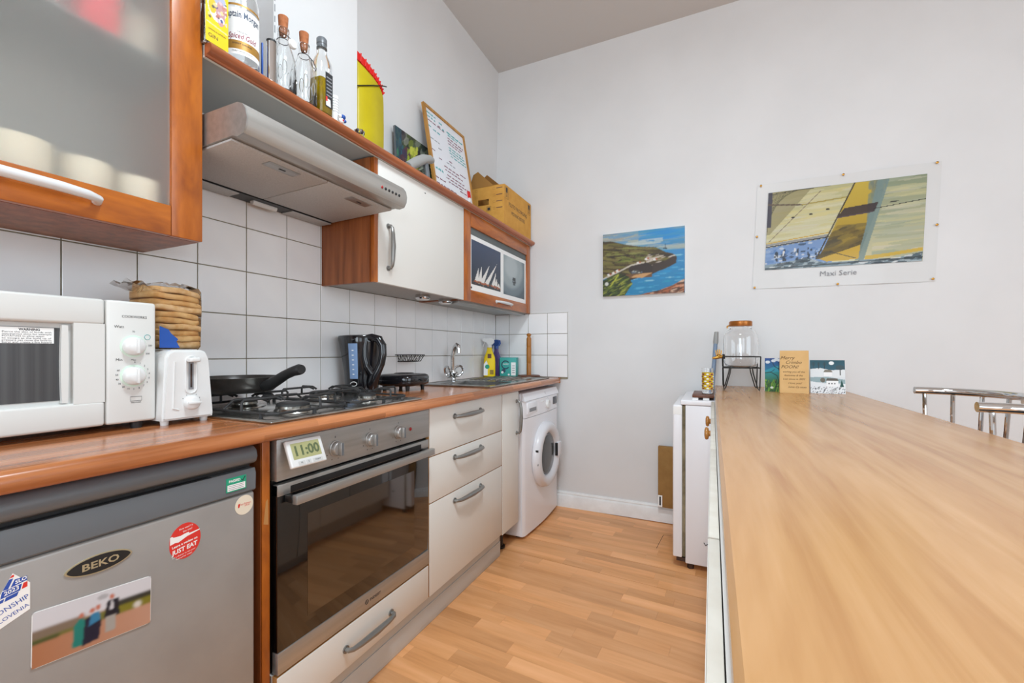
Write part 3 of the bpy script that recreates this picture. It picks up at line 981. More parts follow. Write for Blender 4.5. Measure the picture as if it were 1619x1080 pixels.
P.poly([(.43, .40), (.53, .46), (.52, .64), (.45, .62)], '3f8ab0'); P.poly([(.56, .44), (.70, .44), (.69, .78), (.59, .78)], '1c2030'); P.poly([(.57, .16), (.66, .16), (.67, .46), (.57, .46)], 'b0aca6')
P.poly([(.61, .58), (.65, .58), (.64, .76), (.62, .76)], 'd0d0d4')
for c in ((.37, .66), (.46, .69), (.51, .72), (.63, .84)):
    P.disc(c, .022, .05, 'c9806a')
P.disc((.55, .89), .05, .05, 'b8b8bc'); P.blur(2)
P.build('picture', 'print_gloss', r, o_ + rt * .0008 + up_ * .0008 + Vector((.0015, 0, 0)), rt, up_, w_ - .0016, h_ - .0016)

# wooden housing panel between fridge and oven
r = thing('housing_panel', 'dark brown wooden side panel with a chipped edge, between fridge and oven', 'panel', (0.25, 0.715, 0.0))
box('board', 'walnut_panel', r, 0.03, 0.482, 0.711, 0.734, 0.0, 0.870)
box('edge_band', 'cherry', r, 0.4822, 0.486, 0.7125, 0.7335, 0.0, 0.870, 0.001)
MB().prism([(0.716, .66), (0.729, .655), (0.728, .72), (0.722, .715)], 'x', 0.4862, 0.4866).build('chip', 'chip_edge', r)

# --- oven
OY0, OY1 = 0.742, 1.390
r = thing('oven', 'built-in steel oven with dark glass door, under the hob', 'oven', (0.25, 1.066, 0.26))
box('body', 'oven_black', r, 0.05, 0.474, OY0 + .004, OY1 - .004, 0.268, 0.866)
cp = box('control_panel', 'steel', r, 0.474, FX, OY0, OY1, 0.760, 0.866, 0.0015)
for y in (0.929, 1.070, 1.209):
    kb = MB().lathe([(0.0235, 0), (0.0235, .004), (0.021, .005), (0.0195, .016), (0.018, .018)], c=(FX, y, 0.808), axis='x', n=28).build('knob', 'steel', r)
    box('knob_grip', 'steel', kb, FX + .018, FX + .030, y - .006, y + .006, 0.808 - .019, 0.808 + .019, .002)
    box('knob_mark', 'fridge_grey', kb, FX + .0302, FX + .0306, y - .004, y + .004, 0.808 - .018, 0.808 + .018)
    box('scale_mark', 'dark_print', cp, FX, FX + .0004, y - .0008, y + .0008, 0.838, 0.844)
    for k in range(4):
        t = PI * (1.15 + .23 * k)
        MB().ball((FX, y + .033 * math.cos(t), .808 + .033 * math.sin(t)), .0004, .0016, .0016, 5).build('scale_mark', 'dark_print', cp)
MB().ball((FX, 1.276, 0.808), .004, .0065, .0065, 8).build('indicator_lamp', 'red_lamp', r)
d_ = box('oven_door', 'oven_glass', r, 0.478, 0.4985, OY0 + .003, OY1 - .002, 0.322, 0.7495, 0.0015)
d_['label'] = 'black glass oven door'
box('window_pane', 'oven_window', d_, 0.4985, 0.4992, 0.835, 1.300, 0.370, 0.650)
box('top_trim', 'steel', d_, 0.480, 0.4995, OY0 + .003, OY1 - .002, 0.7205, 0.7498, 0.001)
box('top_slot', 'black_matt', d_, 0.4996, 0.5002, OY0 + .04, OY1 - .05, 0.7215, 0.7400)
bs = box('bottom_trim', 'steel', d_, 0.478, FX, OY0 + .003, OY1 - .002, 0.266, 0.3215, 0.0015)
text('brand_lettering', 'INDESIT', 'dark_print', bs, (FX + .0004, 1.095, 0.292), YR, ZU, 0.012, 0.050, bold=.0002)
MB().tube(arc((FX + .0006, 1.056, .292), .0065, 0, 2 * PI, 15, 'yz')[:-1], .0009, 5, closed=True).build('brand_mark', 'dark_print', bs)
box('brand_mark', 'dark_print', bs, FX, FX + .0005, 1.055, 1.057, .288, .296)
h_ = box('handle', 'steel', r, 0.527, 0.545, 0.765, 1.366, 0.700, 0.724, 0.002)
for y in (0.772, 1.350):
    box('handle_bracket', 'oven_black', h_, 0.500, 0.527, y - .009, y + .009, 0.703, 0.721, .002)

# magnetic kitchen timer
r = thing('kitchen_timer', 'white digital kitchen timer reading 11:00, stuck on the oven panel', 'timer', (0.505, 0.80, 0.79))
k0 = MB(); k0.box(-0.006, 0.006, -0.054, 0.054, -0.036, 0.036, .004, 3)
Mx = Matrix.Translation((0.5265, 0.806, 0.8265)) @ Matrix.Rotation(math.radians(-24), 4, 'Y') @ Matrix.Rotation(math.radians(-1), 4, 'X')
k0.xf(0, Mx).build('case', 'white_plastic', r)
fr, fu, fn = (Mx.to_3x3() @ Vector(v) for v in ((0, 1, 0), (0, 0, 1), (1, 0, 0)))
fc = Mx @ Vector((0.0061, 0, 0))
def on(a, b, d=0.0):
    return fc + fr * a + fu * b + fn * d
MB().quad(on(-.044, -.016, .0003), on(.042, -.016, .0003), on(.042, .026, .0003), on(-.044, .026, .0003)).build('screen', 'lcd', r, smooth=False)
text('digits', '11:00', 'lcd_digit', r, on(-.001, .004, .0007), fr, fu, 0.036, 0.074, bold=.0012)
for a, b in ((-.034, -.014), (-.011, .004), (.010, .040)):
    MB().quad(on(a, -.032, .0004), on(b, -.032, .0004), on(b, -.022, .0004), on(a, -.022, .0004)).build('button', 'door_inner', r, smooth=False)
text('button_lettering', 'M', 'dark_print', r, on(-.024, -.027, .0008), fr, fu, .007)
text('button_lettering', 'S', 'dark_print', r, on(-.0035, -.027, .0008), fr, fu, .007)
text('button_lettering', 'START', 'dark_print', r, on(.025, -.027, .0008), fr, fu, .006)
MB().box(0.5005, 0.508, 0.775, 0.83, 0.835, 0.85, .002).build('magnet', 'black_matt', r)

# --- drawer under oven, drawer unit, narrow unit
def front(parent, y0, y1, z0, z1, name='drawer'):
    o = MB().box(0.4825, FX, y0, y1, z0, z1, 0.0012).build(name, 'white_laminate', parent)
    mb = MB().box(0.4805, 0.4965, y0 - .0008, y1 + .0008, z0 - .0012, z1 + .0012)
    mb.build('edge_band', 'chip_edge', o)
    return o


r = thing('oven_housing', 'white drawer unit with one shallow drawer, below the oven', 'cabinet', (0.25, 1.066, 0.0))
box('body', 'carcass', r, 0.03, 0.480, OY0, OY1, 0.13, 0.262)
d_ = front(r, OY0 + .003, OY1 - .004, 0.135, 0.259)
bow_handle(d_, (FX, 0.968, 0.196), (FX, 1.170, 0.196), (0.026, 0, 0), rr=.0085)
r = thing('drawer_unit', 'white three-drawer base unit with grey bow handles, right of the oven', 'cabinet', (0.25, 1.71, 0.0))
box('body', 'carcass', r, 0.03, 0.480, 1.394, 2.034, 0.13, 0.745)
for z0, z1, zh in ((0.680, 0.867, 0.815), (0.497, 0.6755, 0.640), (0.134, 0.4925, 0.455)):
    d_ = front(r, 1.395, 2.032, z0, z1)
    bow_handle(d_, (FX, 1.572, zh), (FX, 1.798, zh - .001), (0.026, 0, 0), rr=.009)
r = thing('narrow_unit', 'narrow white base unit with one upright handle, beside the washing machine', 'cabinet', (0.25, 2.14, 0.0))
box('body', 'carcass', r, 0.03, 0.480, 2.038, 2.244, 0.13, 0.745)
d_ = front(r, 2.040, 2.246, 0.126, 0.866, 'door')
bow_handle(d_, (FX, 2.218, 0.812), (FX, 2.218, 0.634), (0.028, 0, 0), rr=.008)
lg = MB().tube([(0.425, 2.16, 0.126), (0.425, 2.16, 0.012)], .016, 12).tube([(0.425, 2.16, 0.012), (0.425, 2.16, 0.0)], .028, 12)
lg.build('leg', 'black_matt', r)
box('leg_bracket', 'rust', r, 0.44, 0.445, 2.08, 2.135, 0.02, 0.127)
r = thing('plinth_board', 'pale grey kickboard along the floor below the oven and drawers', 'kickboard', (0.46, 1.4, 0.0))
box('board', 'plinth', r, 0.452, 0.468, 0.738, 2.07, 0.0, 0.128)
box('seal_strip', 'plinth', r, 0.468, 0.4715, 0.738, 2.07, 0.001, 0.078, .001)

# --- washing machine
WX, WY0, WY1 = 0.516, 2.285, 2.893
r = thing('washing_machine', 'white front-loading washing machine at the end of the worktop', 'washing machine', (0.27, 2.59, 0.0))
box('body', 'appliance_white', r, 0.03, WX - .02, WY0, WY1, 0.018, 0.848, 0.008, 3)
prof = [(WX - .035, WY0 + .002), (WX - .012, WY0 + .002), (WX - .002, WY0 + .02)] + [(WX + .012 * math.sin(PI * i / 10), WY0 + .03 + (WY1 - WY0 - .06) * i / 10) for i in range(11)] + [(WX - .002, WY1 - .02), (WX - .012, WY1 - .002), (WX - .035, WY1 - .002)]
MB().prism(prof, 'z', 0.02, 0.700).build('front_panel', 'appliance_white', r, angle=45)
cp = MB().prism(prof, 'z', 0.703, 0.800).build('control_panel', 'appliance_white', r, angle=45)
MB().prism([(WX - .05, .802), (WX + .006, .802), (WX - .012, .846), (WX - .05, .846)], 'y', WY0 + .004, WY1 - .004).build('top_panel', 'appliance_white', r)
wx = lambda y: WX + .012 * math.sin(PI * min(1, max(0, (y - WY0 - .03) / (WY1 - WY0 - .06))))
dr = box('detergent_drawer', 'appliance_white', r, wx(2.40) - .01, wx(2.40) + .004, 2.325, 2.475, 0.722, 0.790, .003)
box('drawer_grip', 'grey_print', dr, wx(2.4) + .004, wx(2.4) + .0046, 2.345, 2.455, 0.735, 0.757)
kb = MB().lathe([(0.030, 0), (0.028, .012), (0.024, .016), (0.0, .016)], c=(wx(2.645), 2.645, 0.752), axis='x', n=28).build('dial', 'white_plastic', r)
box('dial_mark', 'grey_print', kb, wx(2.645) + .016, wx(2.645) + .0165, 2.643, 2.647, .758, .778)
for k in range(12):
    t = 2 * PI * k / 12
    MB().ball((wx(2.645) - .001, 2.645 + .041 * math.cos(t), .752 + .041 * math.sin(t)), .002, .003, .002, 5).build('program_mark', 'grey_print', cp)
box('display', 'display_dark', r, wx(2.80) - .006, wx(2.80) + .003, 2.765, 2.845, 0.735, 0.785, .002)
for k in range(3):
    box('button', 'white_plastic', r, wx(2.57) - .004, wx(2.57) + .003, 2.535 + k * .018, 2.547 + k * .018, .775, .781, .001)
text('brand_mark', 'II', 'grey_print', r, (WX - .002, 2.64, .824), YR, (-.38, 0, .92), .022)
pc = (WX + .008, 2.595, 0.442)
pr = MB().lathe([(0.205, 0), (0.207, .012), (0.200, .034), (0.186, .046), (0.160, .046), (0.142, .036), (0.134, .020)], c=pc, axis='x', n=56).build('porthole_rim', 'porthole_rim', r, angle=60)
MB().lathe([(0.134, .004), (0.134, .021), (0.128, .024), (0.122, .020), (0.122, .004)], c=pc, axis='x', n=48).build('seal_ring', 'porthole_inner', pr)
MB().lathe([(0.1215, .024), (0.115, .012), (0.105, -.012), (0.085, -.03), (1e-4, -.036)], c=pc, axis='x', n=48).build('porthole_glass', 'porthole_inner', pr, angle=70)
MB().lathe([(0.1205, .024), (0.115, .026), (0.06, .030), (1e-4, .031)], c=pc, axis='x', n=48).build('glass_bowl', 'porthole_glass', pr, angle=70)
mb = MB().box(pc[0] + .028, pc[0] + .052, 2.730, 2.792, 0.395, 0.492, .008, 3)
mb.build('door_grip', 'porthole_rim', pr)
box('grip_gap', 'black_matt', pr, pc[0] + .030, pc[0] + .047, 2.722, 2.7295, 0.402, 0.486)
for z in (.49, .41):
    box('hinge_screw', 'black_matt', pr, pc[0] + .02, pc[0] + .037, 2.397, 2.402, z, z + .012)
for x, y in ((.07, WY0 + .05), (.07, WY1 - .05), (.46, WY0 + .05), (.46, WY1 - .05)):
    MB().tube([(x, y, 0), (x, y, .02)], .018, 12).build('foot', 'black_matt', r)

# ------------------------------------------------------------------ things on the worktop
# hob
r = thing('gas_hob', 'stainless steel four-burner gas hob with black wire pan supports', 'hob', (0.28, 1.04, CT))
hp = MB().box(0.045, 0.506, 0.722, 1.338, CT + .0005, CT + .008, .003, 2).build('hob_plate', 'hob_steel', r)
burn = ((0.385, 0.880, .046), (0.165, 0.880, .036), (0.165, 1.180, .046), (0.385, 1.180, .030))
for x, y, rr in burn:
    bc = MB().lathe([(rr + .022, 0), (rr + .02, .003), (rr + .006, .004), (rr, .010), (rr, .017)], c=(x, y, CT + .008), n=28).build('burner', 'hob_steel', r)
    MB().lathe([(rr * .98, .0172), (rr * .98, .023), (rr * .8, .026), (0, .027)], c=(x, y, CT + .008), n=28).build('burner_cap', 'cast_iron', bc)
for k in range(4):
    y = 1.03 if k < 2 else 1.05
    kb = MB().lathe([(0.016, 0), (0.0155, .018), (0.012, .022), (0, .022)], c=(0.10 + .055 * k + .0, 1.315, CT + .008), n=20).build('hob_knob', 'black_matt', r)
gz0, gz1 = CT + .020, CT + .050
def grate(y0, y1, bs):
    x0, x1 = 0.075, 0.475
    rr = 0.0037
    mb = MB()
    mb.tube([(x0, y0, gz0), (x1 - .02, y0, gz0), (x1, y0 + .02, gz0), (x1, y1 - .02, gz0), (x1 - .02, y1, gz0), (x0, y1, gz0)], rr, 8)
    mb.tube([(x0, y0, gz0), (x0, y1, gz0)], rr, 8)
    g = mb.build('pan_support', 'cast_iron', r)
    for (bx_, by_, br_) in bs:
        for s_ in (-1, 1):
            ey = y0 if s_ < 0 else y1
            mb = MB().tube([(bx_ + s_ * .028, ey, gz0), (bx_ + s_ * .028, ey, gz1 - .006), (bx_ + s_ * .028, ey - s_ * .006, gz1), (bx_ + s_ * .028, by_ + s_ * .035, gz1), (bx_ + s_ * .020, by_ + s_ * .022, gz1 - .008)], rr, 8)
            mb.build('support_finger', 'cast_iron', g)
        for s_ in (-1, 1):
            ex = x0 if bx_ < .27 and s_ < 0 else (x1 if bx_ > .27 and s_ > 0 else bx_ + s_ * .11)
            low = ex in (x0, x1)
            p = [(ex, by_ + s_ * .018, gz0 if low else gz1 - .012), (ex, by_ + s_ * .018, gz1 - .006), (ex - s_ * .006, by_ + s_ * .018, gz1), (bx_ + s_ * .030, by_ + s_ * .018, gz1), (bx_ + s_ * .018, by_ + s_ * .012, gz1 - .009)]
            MB().tube(p, rr, 8).build('support_finger', 'cast_iron', g)
    for x, y in ((x0 + .02, y0), (x1 - .04, y0), (x0 + .02, y1), (x1 - .04, y1), (x1, (y0 + y1) / 2)):
        MB().tube([(x, y, CT + .008), (x, y, gz0)], .0055, 8).build('rubber_foot', 'black_matt', g)
    # looped middle bar
    ym = (y0 + y1) / 2
    MB().tube([(0.275, y0, gz0), (0.275, y0 + .03, gz1 - .006), (0.275, ym - .03, gz1 - .004), (0.275, ym, gz0 + .012), (0.275, ym + .03, gz1 - .004), (0.275, y1 - .03, gz1 - .006), (0.275, y1, gz0)], rr, 8).build('cross_bar', 'cast_iron', g)
grate(0.745, 1.010, burn[:2])
grate(1.032, 1.295, burn[2:])

# frying pan
r = thing('frying_pan', 'dark grey frying pan with a black handle, on the rear hob burner', 'frying pan', (0.150, 0.872, gz1 + .005))
sh_ = [(0.085, 0), (0.095, .003), (0.112, .020), (0.121, .046), (0.1225, .048), (0.119, .048), (0.109, .021), (0.092, .0055), (1e-4, .0055)]
MB().lathe([(1e-4, 0)] + sh_, n=44).build('pan_body', 'pan_grey', r, world=False, angle=50)
a = math.radians(4)
dv = Vector((math.cos(a), math.sin(a), 0))
MB().tube([dv * .110 + Vector((0, 0, .024)), dv * .135 + Vector((0, 0, .030))], .014, 12, flat=(.6, 1)).build('handle_socket', 'steel', r, world=False)
pts = [dv * d + Vector((0, 0, z)) for d, z in ((.112, .022), (.135, .028), (.165, .042), (.195, .057), (.225, .068), (.250, .074), (.258, .075))]
MB().tube(pts, [.019, .020, .018, .0165, .017, .019, .016], 12, flat=(.85, 1)).build('handle', 'black_matt', r, world=False, angle=60)

# kettle
kx, ky = 0.116, 1.434
yaw_r = math.radians(24.867)
r = thing('kettle', 'glossy black jug kettle with a pale blue water gauge', 'kettle', (kx, ky, CT), yaw_r)
MB().lathe([(0.078, 0.0), (0.080, .004), (0.080, .016), (0.074, .02), (0, .02)], n=36).build('power_base', 'black_matt', r, world=False)
KP = ([.021, .04, .10, .16, .22, .246], [.068, .070, .074, .079, .084, .086])
mb = MB()
mb.lathe([(1e-4, .021), (.068, .021), (.070, .04), (.074, .10), (.079, .16), (.084, .22), (.086, .244), (.083, .250), (.06, .254), (1e-4, .257)], n=44)
for i, p in enumerate(mb.v):      # draw the rim out into the spout
    ang_ = math.atan2(p[1], p[0]); w_ = max(0, math.cos(ang_ - PI)) ** 6 * max(0, (p[2] - .10) / .15)
    mb.v[i] = (p[0] * (1 + .22 * w_), p[1] * (1 - .1 * w_), p[2])
mb.build('body', 'black_plastic', r, world=False, angle=50)
hl = [(.030, -.055, .238), (.062, -.062, .242), (.092, -.066, .234), (.108, -.066, .208), (.110, -.066, .170), (.103, -.066, .132), (.090, -.065, .104), (.076, -.064, .080), (.066, -.060, .050), (.060, -.052, .026)]
hd = MB().tube(hl, [.014, .016, .017, .017, .016, .016, .017, .021, .022, .018], 14, flat=(1, .9)).build('handle', 'black_plastic', r, world=False, angle=70)
MB().tube([(.040, -.062, .238), (.034, -.066, .205), (.034, -.068, .160), (.044, -.068, .120), (.062, -.066, .092), (.076, -.064, .080)], [.011, .013, .013, .014, .015, .015], 12).build('handle_inner_rib', 'black_plastic', hd, world=False, angle=70)
def wrapped(a0, a1, z0, z1, d, name, m, par):
    vv = []
    for j in range(9):
        z = z0 + (z1 - z0) * j / 8
        rad = float(np.interp(z, *KP)) + d
        for i in range(7):
            t = math.radians(a0 + (a1 - a0) * i / 6)
            vv.append((rad * math.cos(t), rad * math.sin(t), z))
    return MB().add(vv, [(j * 7 + i, j * 7 + i + 1, (j + 1) * 7 + i + 1, (j + 1) * 7 + i) for j in range(8) for i in range(6)]).build(name, m, par, world=False, angle=70)
wg = wrapped(-112, -84, .068, .216, .0015, 'water_gauge', 'kettle_gauge', r)
for j in range(6):
    z = .085 + j * .02
    wrapped(-101, -95, z, z + .004, .0022, 'gauge_mark', 'sticker_white', wg)
MB().tube([(.014 * math.cos(t) - .010, -.0745 - .001 * math.cos(t), .046 + .009 * math.sin(t)) for t in [2 * PI * i / 16 for i in range(16)]], .0013, 5, closed=True).build('badge', 'sticker_white', r, world=False)

# sandwich toaster
r = thing('sandwich_toaster', 'flat black sandwich toaster on little feet, beside the kettle', 'sandwich toaster', (0.165, 1.655, CT), math.radians(8))
def superellipse(a, b, n=32, p=.5):
    return [(a * math.copysign(abs(math.cos(2 * PI * i / n)) ** p, math.cos(2 * PI * i / n)), b * math.copysign(abs(math.sin(2 * PI * i / n)) ** p, math.sin(2 * PI * i / n))) for i in range(n)]
def slab(a, b, prof, p=.5):
    mb = MB(); n = 32
    vv = []; fs = []
    for k_, z in prof:
        vv += [(x * k_, y * k_, z) for x, y in superellipse(a, b, n, p)]
    for j in range(len(prof) - 1):
        fs += [(j * n + i, j * n + (i + 1) % n, (j + 1) * n + (i + 1) % n, (j + 1) * n + i) for i in range(n)]
    fs += [tuple(range(n))[::-1], tuple(range((len(prof) - 1) * n, len(prof) * n))]
    return mb.add(vv, fs)
slab(.098, .108, [(.80, .022), (.97, .028), (1, .036), (1, .048)]).build('lower_half', 'black_plastic', r, world=False, angle=50)
slab(.098, .108, [(1, .050), (1, .062), (.96, .070), (.86, .076), (.5, .079)]).build('lid', 'black_plastic', r, world=False, angle=50)
slab(.045, .05, [(1, .0792), (.9, .081)], .9).build('lid_inset', 'black_matt', r, world=False)
MB().box(.095, .112, -.02, .02, .044, .056, .003).build('latch', 'black_matt', r, world=False)
for x, y in ((.06, .07), (.06, -.07), (-.06, .07), (-.06, -.07)):
    MB().lathe([(.008, 0), (.011, .024)], c=(x, y, 0), n=12).build('foot', 'black_matt', r, world=False)

# wire soap rack on the tiles
r = thing('soap_rack', 'small chrome wire soap rack fixed to the tiles above the sandwich toaster', 'soap rack', (0.05, 1.85, 1.04))
ry0, ry1, rx0, rx1 = 1.775, 1.925, 0.0125, 0.105
for k_, z in ((1.0, 1.074), (.74, 1.040)):
    cy_, hw = (ry0 + ry1) / 2, (ry1 - ry0) / 2 * k_
    x1_ = rx0 + (rx1 - rx0) * k_
    MB().tube([(rx0, cy_ - hw, z), (x1_ - .02, cy_ - hw, z), (x1_, cy_ - hw + .03, z), (x1_, cy_ + hw - .03, z), (x1_ - .02, cy_ + hw, z), (rx0, cy_ + hw, z)], .0022, 6, closed=True).build('rim_wire', 'dark_wire', r)
for k in range(7):
    y = 1.796 + k * .018
    MB().tube([(rx0, y, 1.072), (rx0 + .006, y, 1.040), (rx0 + .06, y, 1.040), (rx1 - .002, y, 1.074)], .0016, 5).build('cross_wire', 'dark_wire', r)
for k in range(4):
    x = .025 + k * .018
    MB().tube([(x, ry0, 1.074), (x, ry0 + .024, 1.040), (x, ry1 - .024, 1.040), (x, ry1, 1.074)], .0016, 5).build('cross_wire', 'dark_wire', r)

# sink
r = thing('sink', 'stainless steel inset sink with ribbed drainer', 'sink', (0.28, 2.33, CT))
mb = MB()
X0, X1, Yq0, Yq1 = 0.05, 0.497, 1.90, 2.760
zt, zb_ = CT + .0055, CT + .0006
for a, b, c, d in ((X0, X1, Yq0, SY0 + .004), (X0, X1, SY1 - .004, Yq1), (X0, SX0 + .004, SY0 + .004, SY1 - .004), (SX1 - .004, X1, SY0 + .004, SY1 - .004)):
    mb.box(a, b, c, d, zb_, zt)
mb.build('deck', 'sink_steel', r)
mb = MB()
mb.tube([(X0, Yq0, zt), (X1, Yq0, zt), (X1, Yq1, zt), (X0, Yq1, zt)], .003, 6, closed=True)
mb.build('rim', 'hob_steel', r)
mb = MB()
o = .005
c_ = [(SX0 + o, SY0 + o), (SX1 - o, SY0 + o), (SX1 - o, SY1 - o), (SX0 + o, SY1 - o)]
b_ = [(SX0 + .03, SY0 + .03), (SX1 - .03, SY0 + .03), (SX1 - .03, SY1 - .03), (SX0 + .03, SY1 - .03)]
mb.add([(x, y, zt - .0005) for x, y in c_] + [(x, y, CT - .15) for x, y in b_], [(0, 1, 5, 4), (1, 2, 6, 5), (2, 3, 7, 6), (3, 0, 4, 7), (4, 5, 6, 7)])
mb.build('bowl', 'sink_steel', r)
for k in range(9):
    x = 0.125 + k * .036
    MB().tube([(x, 2.34, zt), (x, 2.36, zt + .002), (x, 2.70, zt + .002), (x, 2.72, zt)], .0035, 6).build('drainer_rib', 'hob_steel', r)

# mixer tap
r = thing('mixer_tap', 'chrome kitchen mixer tap with two lever-loop handles', 'tap', (0.088, 2.205, CT + .006))
MB().lathe([(0.026, 0), (0.026, .006), (0.018, .010), (0.016, .035), (0.020, .045), (0.018, .06), (0.012, .068)], n=24).build('base', 'chrome', r, world=False)
MB().tube([(-.004, 0, .05), (-.004, 0, .14), (.002, 0, .175), (.012, 0, .202), (.026, 0, .217), (.036, 0, .208), (.039, 0, .192), (.039, 0, .168)], [.0135, .0135, .013, .013, .0135, .014, .013, .0125], 14).build('spout', 'chrome', r, world=False, angle=60)
for s_ in (-1, 1):
    hd = MB().tube([(0, s_ * .010, .028), (0, s_ * .042, .044)], .012, 12).build('valve', 'chrome', r, world=False)
    MB().tube([(0.020 * math.cos(t) * 1.3, s_ * (.058 + .022 * math.cos(t) * .5 + .012 * math.sin(t)), .058 + .030 * math.sin(t)) for t in [2 * PI * i / 16 for i in range(16)]], .0072, 8, closed=True).build('loop_handle', 'chrome', hd, world=False)

# spray bottles
def spray(name, label, loc, rot, body_m, lab, trig_m, wrap_m):
    r = thing(name, label, 'spray bottle', loc, rot)
    mb = slab(.041, .024, [(.96, 0), (1, .004), (1, .10), (.92, .135), (.62, .165), (.45, .185), (.42, .205)], .7)
    mb.build('bottle', body_m, r, world=False, angle=50)
    MB().lathe([(.017, .203), (.017, .224), (.013, .226)], n=18).build('collar', trig_m, r, world=False)
    MB().prism([(-.022, .224), (.014, .224), (.018, .236), (.034, .242), (.050, .250), (.050, .264), (-.010, .270), (-.030, .264), (-.034, .240)], 'y', -.012, .012).build('spray_head', wrap_m, r, world=False)
    MB().tube([(.030, 0, .242), (.042, 0, .222), (.044, 0, .205)], .004, 8, flat=(1, 1.6)).build('trigger', trig_m, r, world=False)
    return r
sp = spray('spray_bottle', 'yellow and white kitchen cleaner spray bottle behind the sink drainer', (0.074, 2.700, CT + .0085), math.radians(204), 'yellow_label', None, 'white_plastic', 'white_plastic')
# wrap of the yellow bottle: white side, green roundel, dark text (on its room-facing side, local -y after the turn)
MB().quad((.040, .0245, .008), (.012, .0252, .008), (.010, .0252, .085), (.020, .0252, .112), (.039, .0245, .085)).build('label_side', 'sticker_white', sp, world=False, smooth=False)
MB().lathe([(.0155, 0), (.0155, .0006)], c=(.014, .0256, .068), axis='y', n=22).build('label_roundel', 'sticker_green', sp, world=False)
MB().quad((.012, .0246, .128), (-.014, .0246, .128), (-.014, .0185, .158), (.012, .0185, .158)).build('label_panel', 'brown_print', sp, world=False, smooth=False)
for k in range(4):
    MB().quad((-.004, .0256, .016 + k * .008), (-.030, .0256, .016 + k * .008), (-.030, .0256, .021 + k * .008), (-.004, .0256, .021 + k * .008)).build('label_print', 'brown_print', sp, world=False, smooth=False)
spray('spray_bottle', 'purple spray bottle with a blue trigger head, behind the yellow spray bottle', (0.0525, 2.848, CT + .0005), math.radians(165), 'purple_liquid', None, 'blue_plastic', 'blue_plastic')

# teal tablet box
r = thing('tablet_box', 'teal carton of dishwasher tablets behind the drainer', 'carton', (0.175, 2.835, CT), math.radians(12))
box('carton', 'teal_box', r, -.072, .050, -.038, .038, 0, .140, .001, world=False)
box('side_label', 'sticker_white', r, .012, .046, -.0386, -.0381, .012, .105, world=False)
MB().tube(arc((-.028, -.0388, .088), .028, .6, 5.6, 20, 'xz'), .0035, 6, flat=(1, 1)).build('swirl', 'navy_text', r, world=False)
text('brand_lettering', 'PROTECT', 'sticker_white', r, (-.026, -.0392, .092), XR, ZU, .013, .04, world=False, bold=.0003)
MB().lathe([(.014, 0), (.014, .0008)], c=(-.042, -.0392, .045), axis='y', n=18).build('tablet_print', 'navy_text', r, world=False)
MB().lathe([(.009, 0), (.009, .0008)], c=(-.052, -.0396, .034), axis='y', n=18).build('tablet_print', 'sticker_white', r, world=False)
MB().lathe([(.007, 0), (.007, .0006)], c=(-.005, -.0390, .018), axis='y', n=16).build('seal_print', 'sticker_white', r, world=False)
for k in range(4):
    box('print_line', 'grey_print', r, .020, .040, -.0390, -.0386, .03 + k * .016, .035 + k * .016, world=False)

# kitchen roll holder
r = thing('kitchen_roll_holder', 'empty turned wooden kitchen roll holder with a round base', 'roll holder', (0.318, 2.835, CT + .0002))
MB().lathe([(0.078, 0), (0.080, .004), (0.080, .012), (0.074, .017), (0, .017)], n=36).build('base', 'dark_board', r, world=False)
MB().lathe([(0.0165, .017), (0.0165, .10), (.0155, .103), (.017, .107), (.017, .21), (.0155, .213), (.017, .218), (.017, .275), (.0135, .281), (.011, .290), (.0165, .298), (.0165, .306), (.009, .312), (0, .312)], n=20).build('post', 'turned_wood', r, world=False)

# microwave
MX = 0.270
r = thing('microwave', 'white microwave oven with two dials, on the worktop left of the toaster', 'microwave', (0.15, 0.34, CT))
box('body', 'microwave_white', r, 0.022, 0.238, 0.085, 0.589, 0.926, 1.206, .006, 3)
cp = box('control_panel', 'microwave_white', r, 0.238, MX, 0.4955, 0.591, 0.925, 1.2075, .006, 3)
mb = MB()
dp = [(0.238, MX)]
mb.box(0.239, MX, 0.085, 0.4935, 1.150, 1.2075, .006, 3)
mb.box(0.239, MX, 0.085, 0.4935, 0.925, 0.980, .006, 3)
mb.box(0.239, MX - .001, 0.085, 0.135, 0.978, 1.152)
mb.box(0.239, MX - .001, 0.4415, 0.4935, 0.978, 1.152)
d_ = mb.build('door', 'microwave_white', r)
box('inner_frame', 'door_inner', d_, 0.240, 0.2575, 0.135, 0.4415, 0.978, 1.152)
box('window_pane', 'micro_window', d_, 0.2576, 0.2586, 0.150, 0.424, 0.988, 1.140)
mb = MB()
n = 10
lo_, hi_ = [], []
for i in range(n + 1):
    z = 0.982 + (1.146 - 0.982) * i / n
    b = .006 * math.sin(PI * i / n)
    lo_.append((0.424 - b * .3, z)); hi_.append((0.4335 + b * .2, z))
mb.prism(lo_ + hi_[::-1], 'x', 0.2580, MX - .003)
mb.build('door_handle', 'microwave_white', d_)
wl = box('warning_label', 'sticker_white', d_, 0.2586, 0.2592, 0.338, 0.4145, 1.107, 1.139)
text('label_lettering', 'WARNING', 'dark_print', wl, (0.2594, 0.379, 1.1345), YR, ZU, .0065, .030, bold=.0002)
for k, s_ in enumerate(('Pierce the skin of foods with', 'non-porous skins for example', 'POTATOES to allow steam', 'to escape as the build up of', 'pressure can cause the food to', 'burst and create a fire hazard')):
    text('label_lettering', s_, 'dark_print', wl, (0.2594, 0.3415, 1.1295 - k * .0041), YR, ZU, .0046, .069 if k != 2 else .058, align='LEFT')
EX = MX + .0006
text('brand_lettering', 'COOKWORKS', 'dark_print', cp, (EX, 0.5475, 1.1715), YR, ZU, .0085, .048)
text('dial_lettering', 'Watt', 'dark_print', cp, (EX, 0.5185, 1.1475), YR, ZU, .0085)
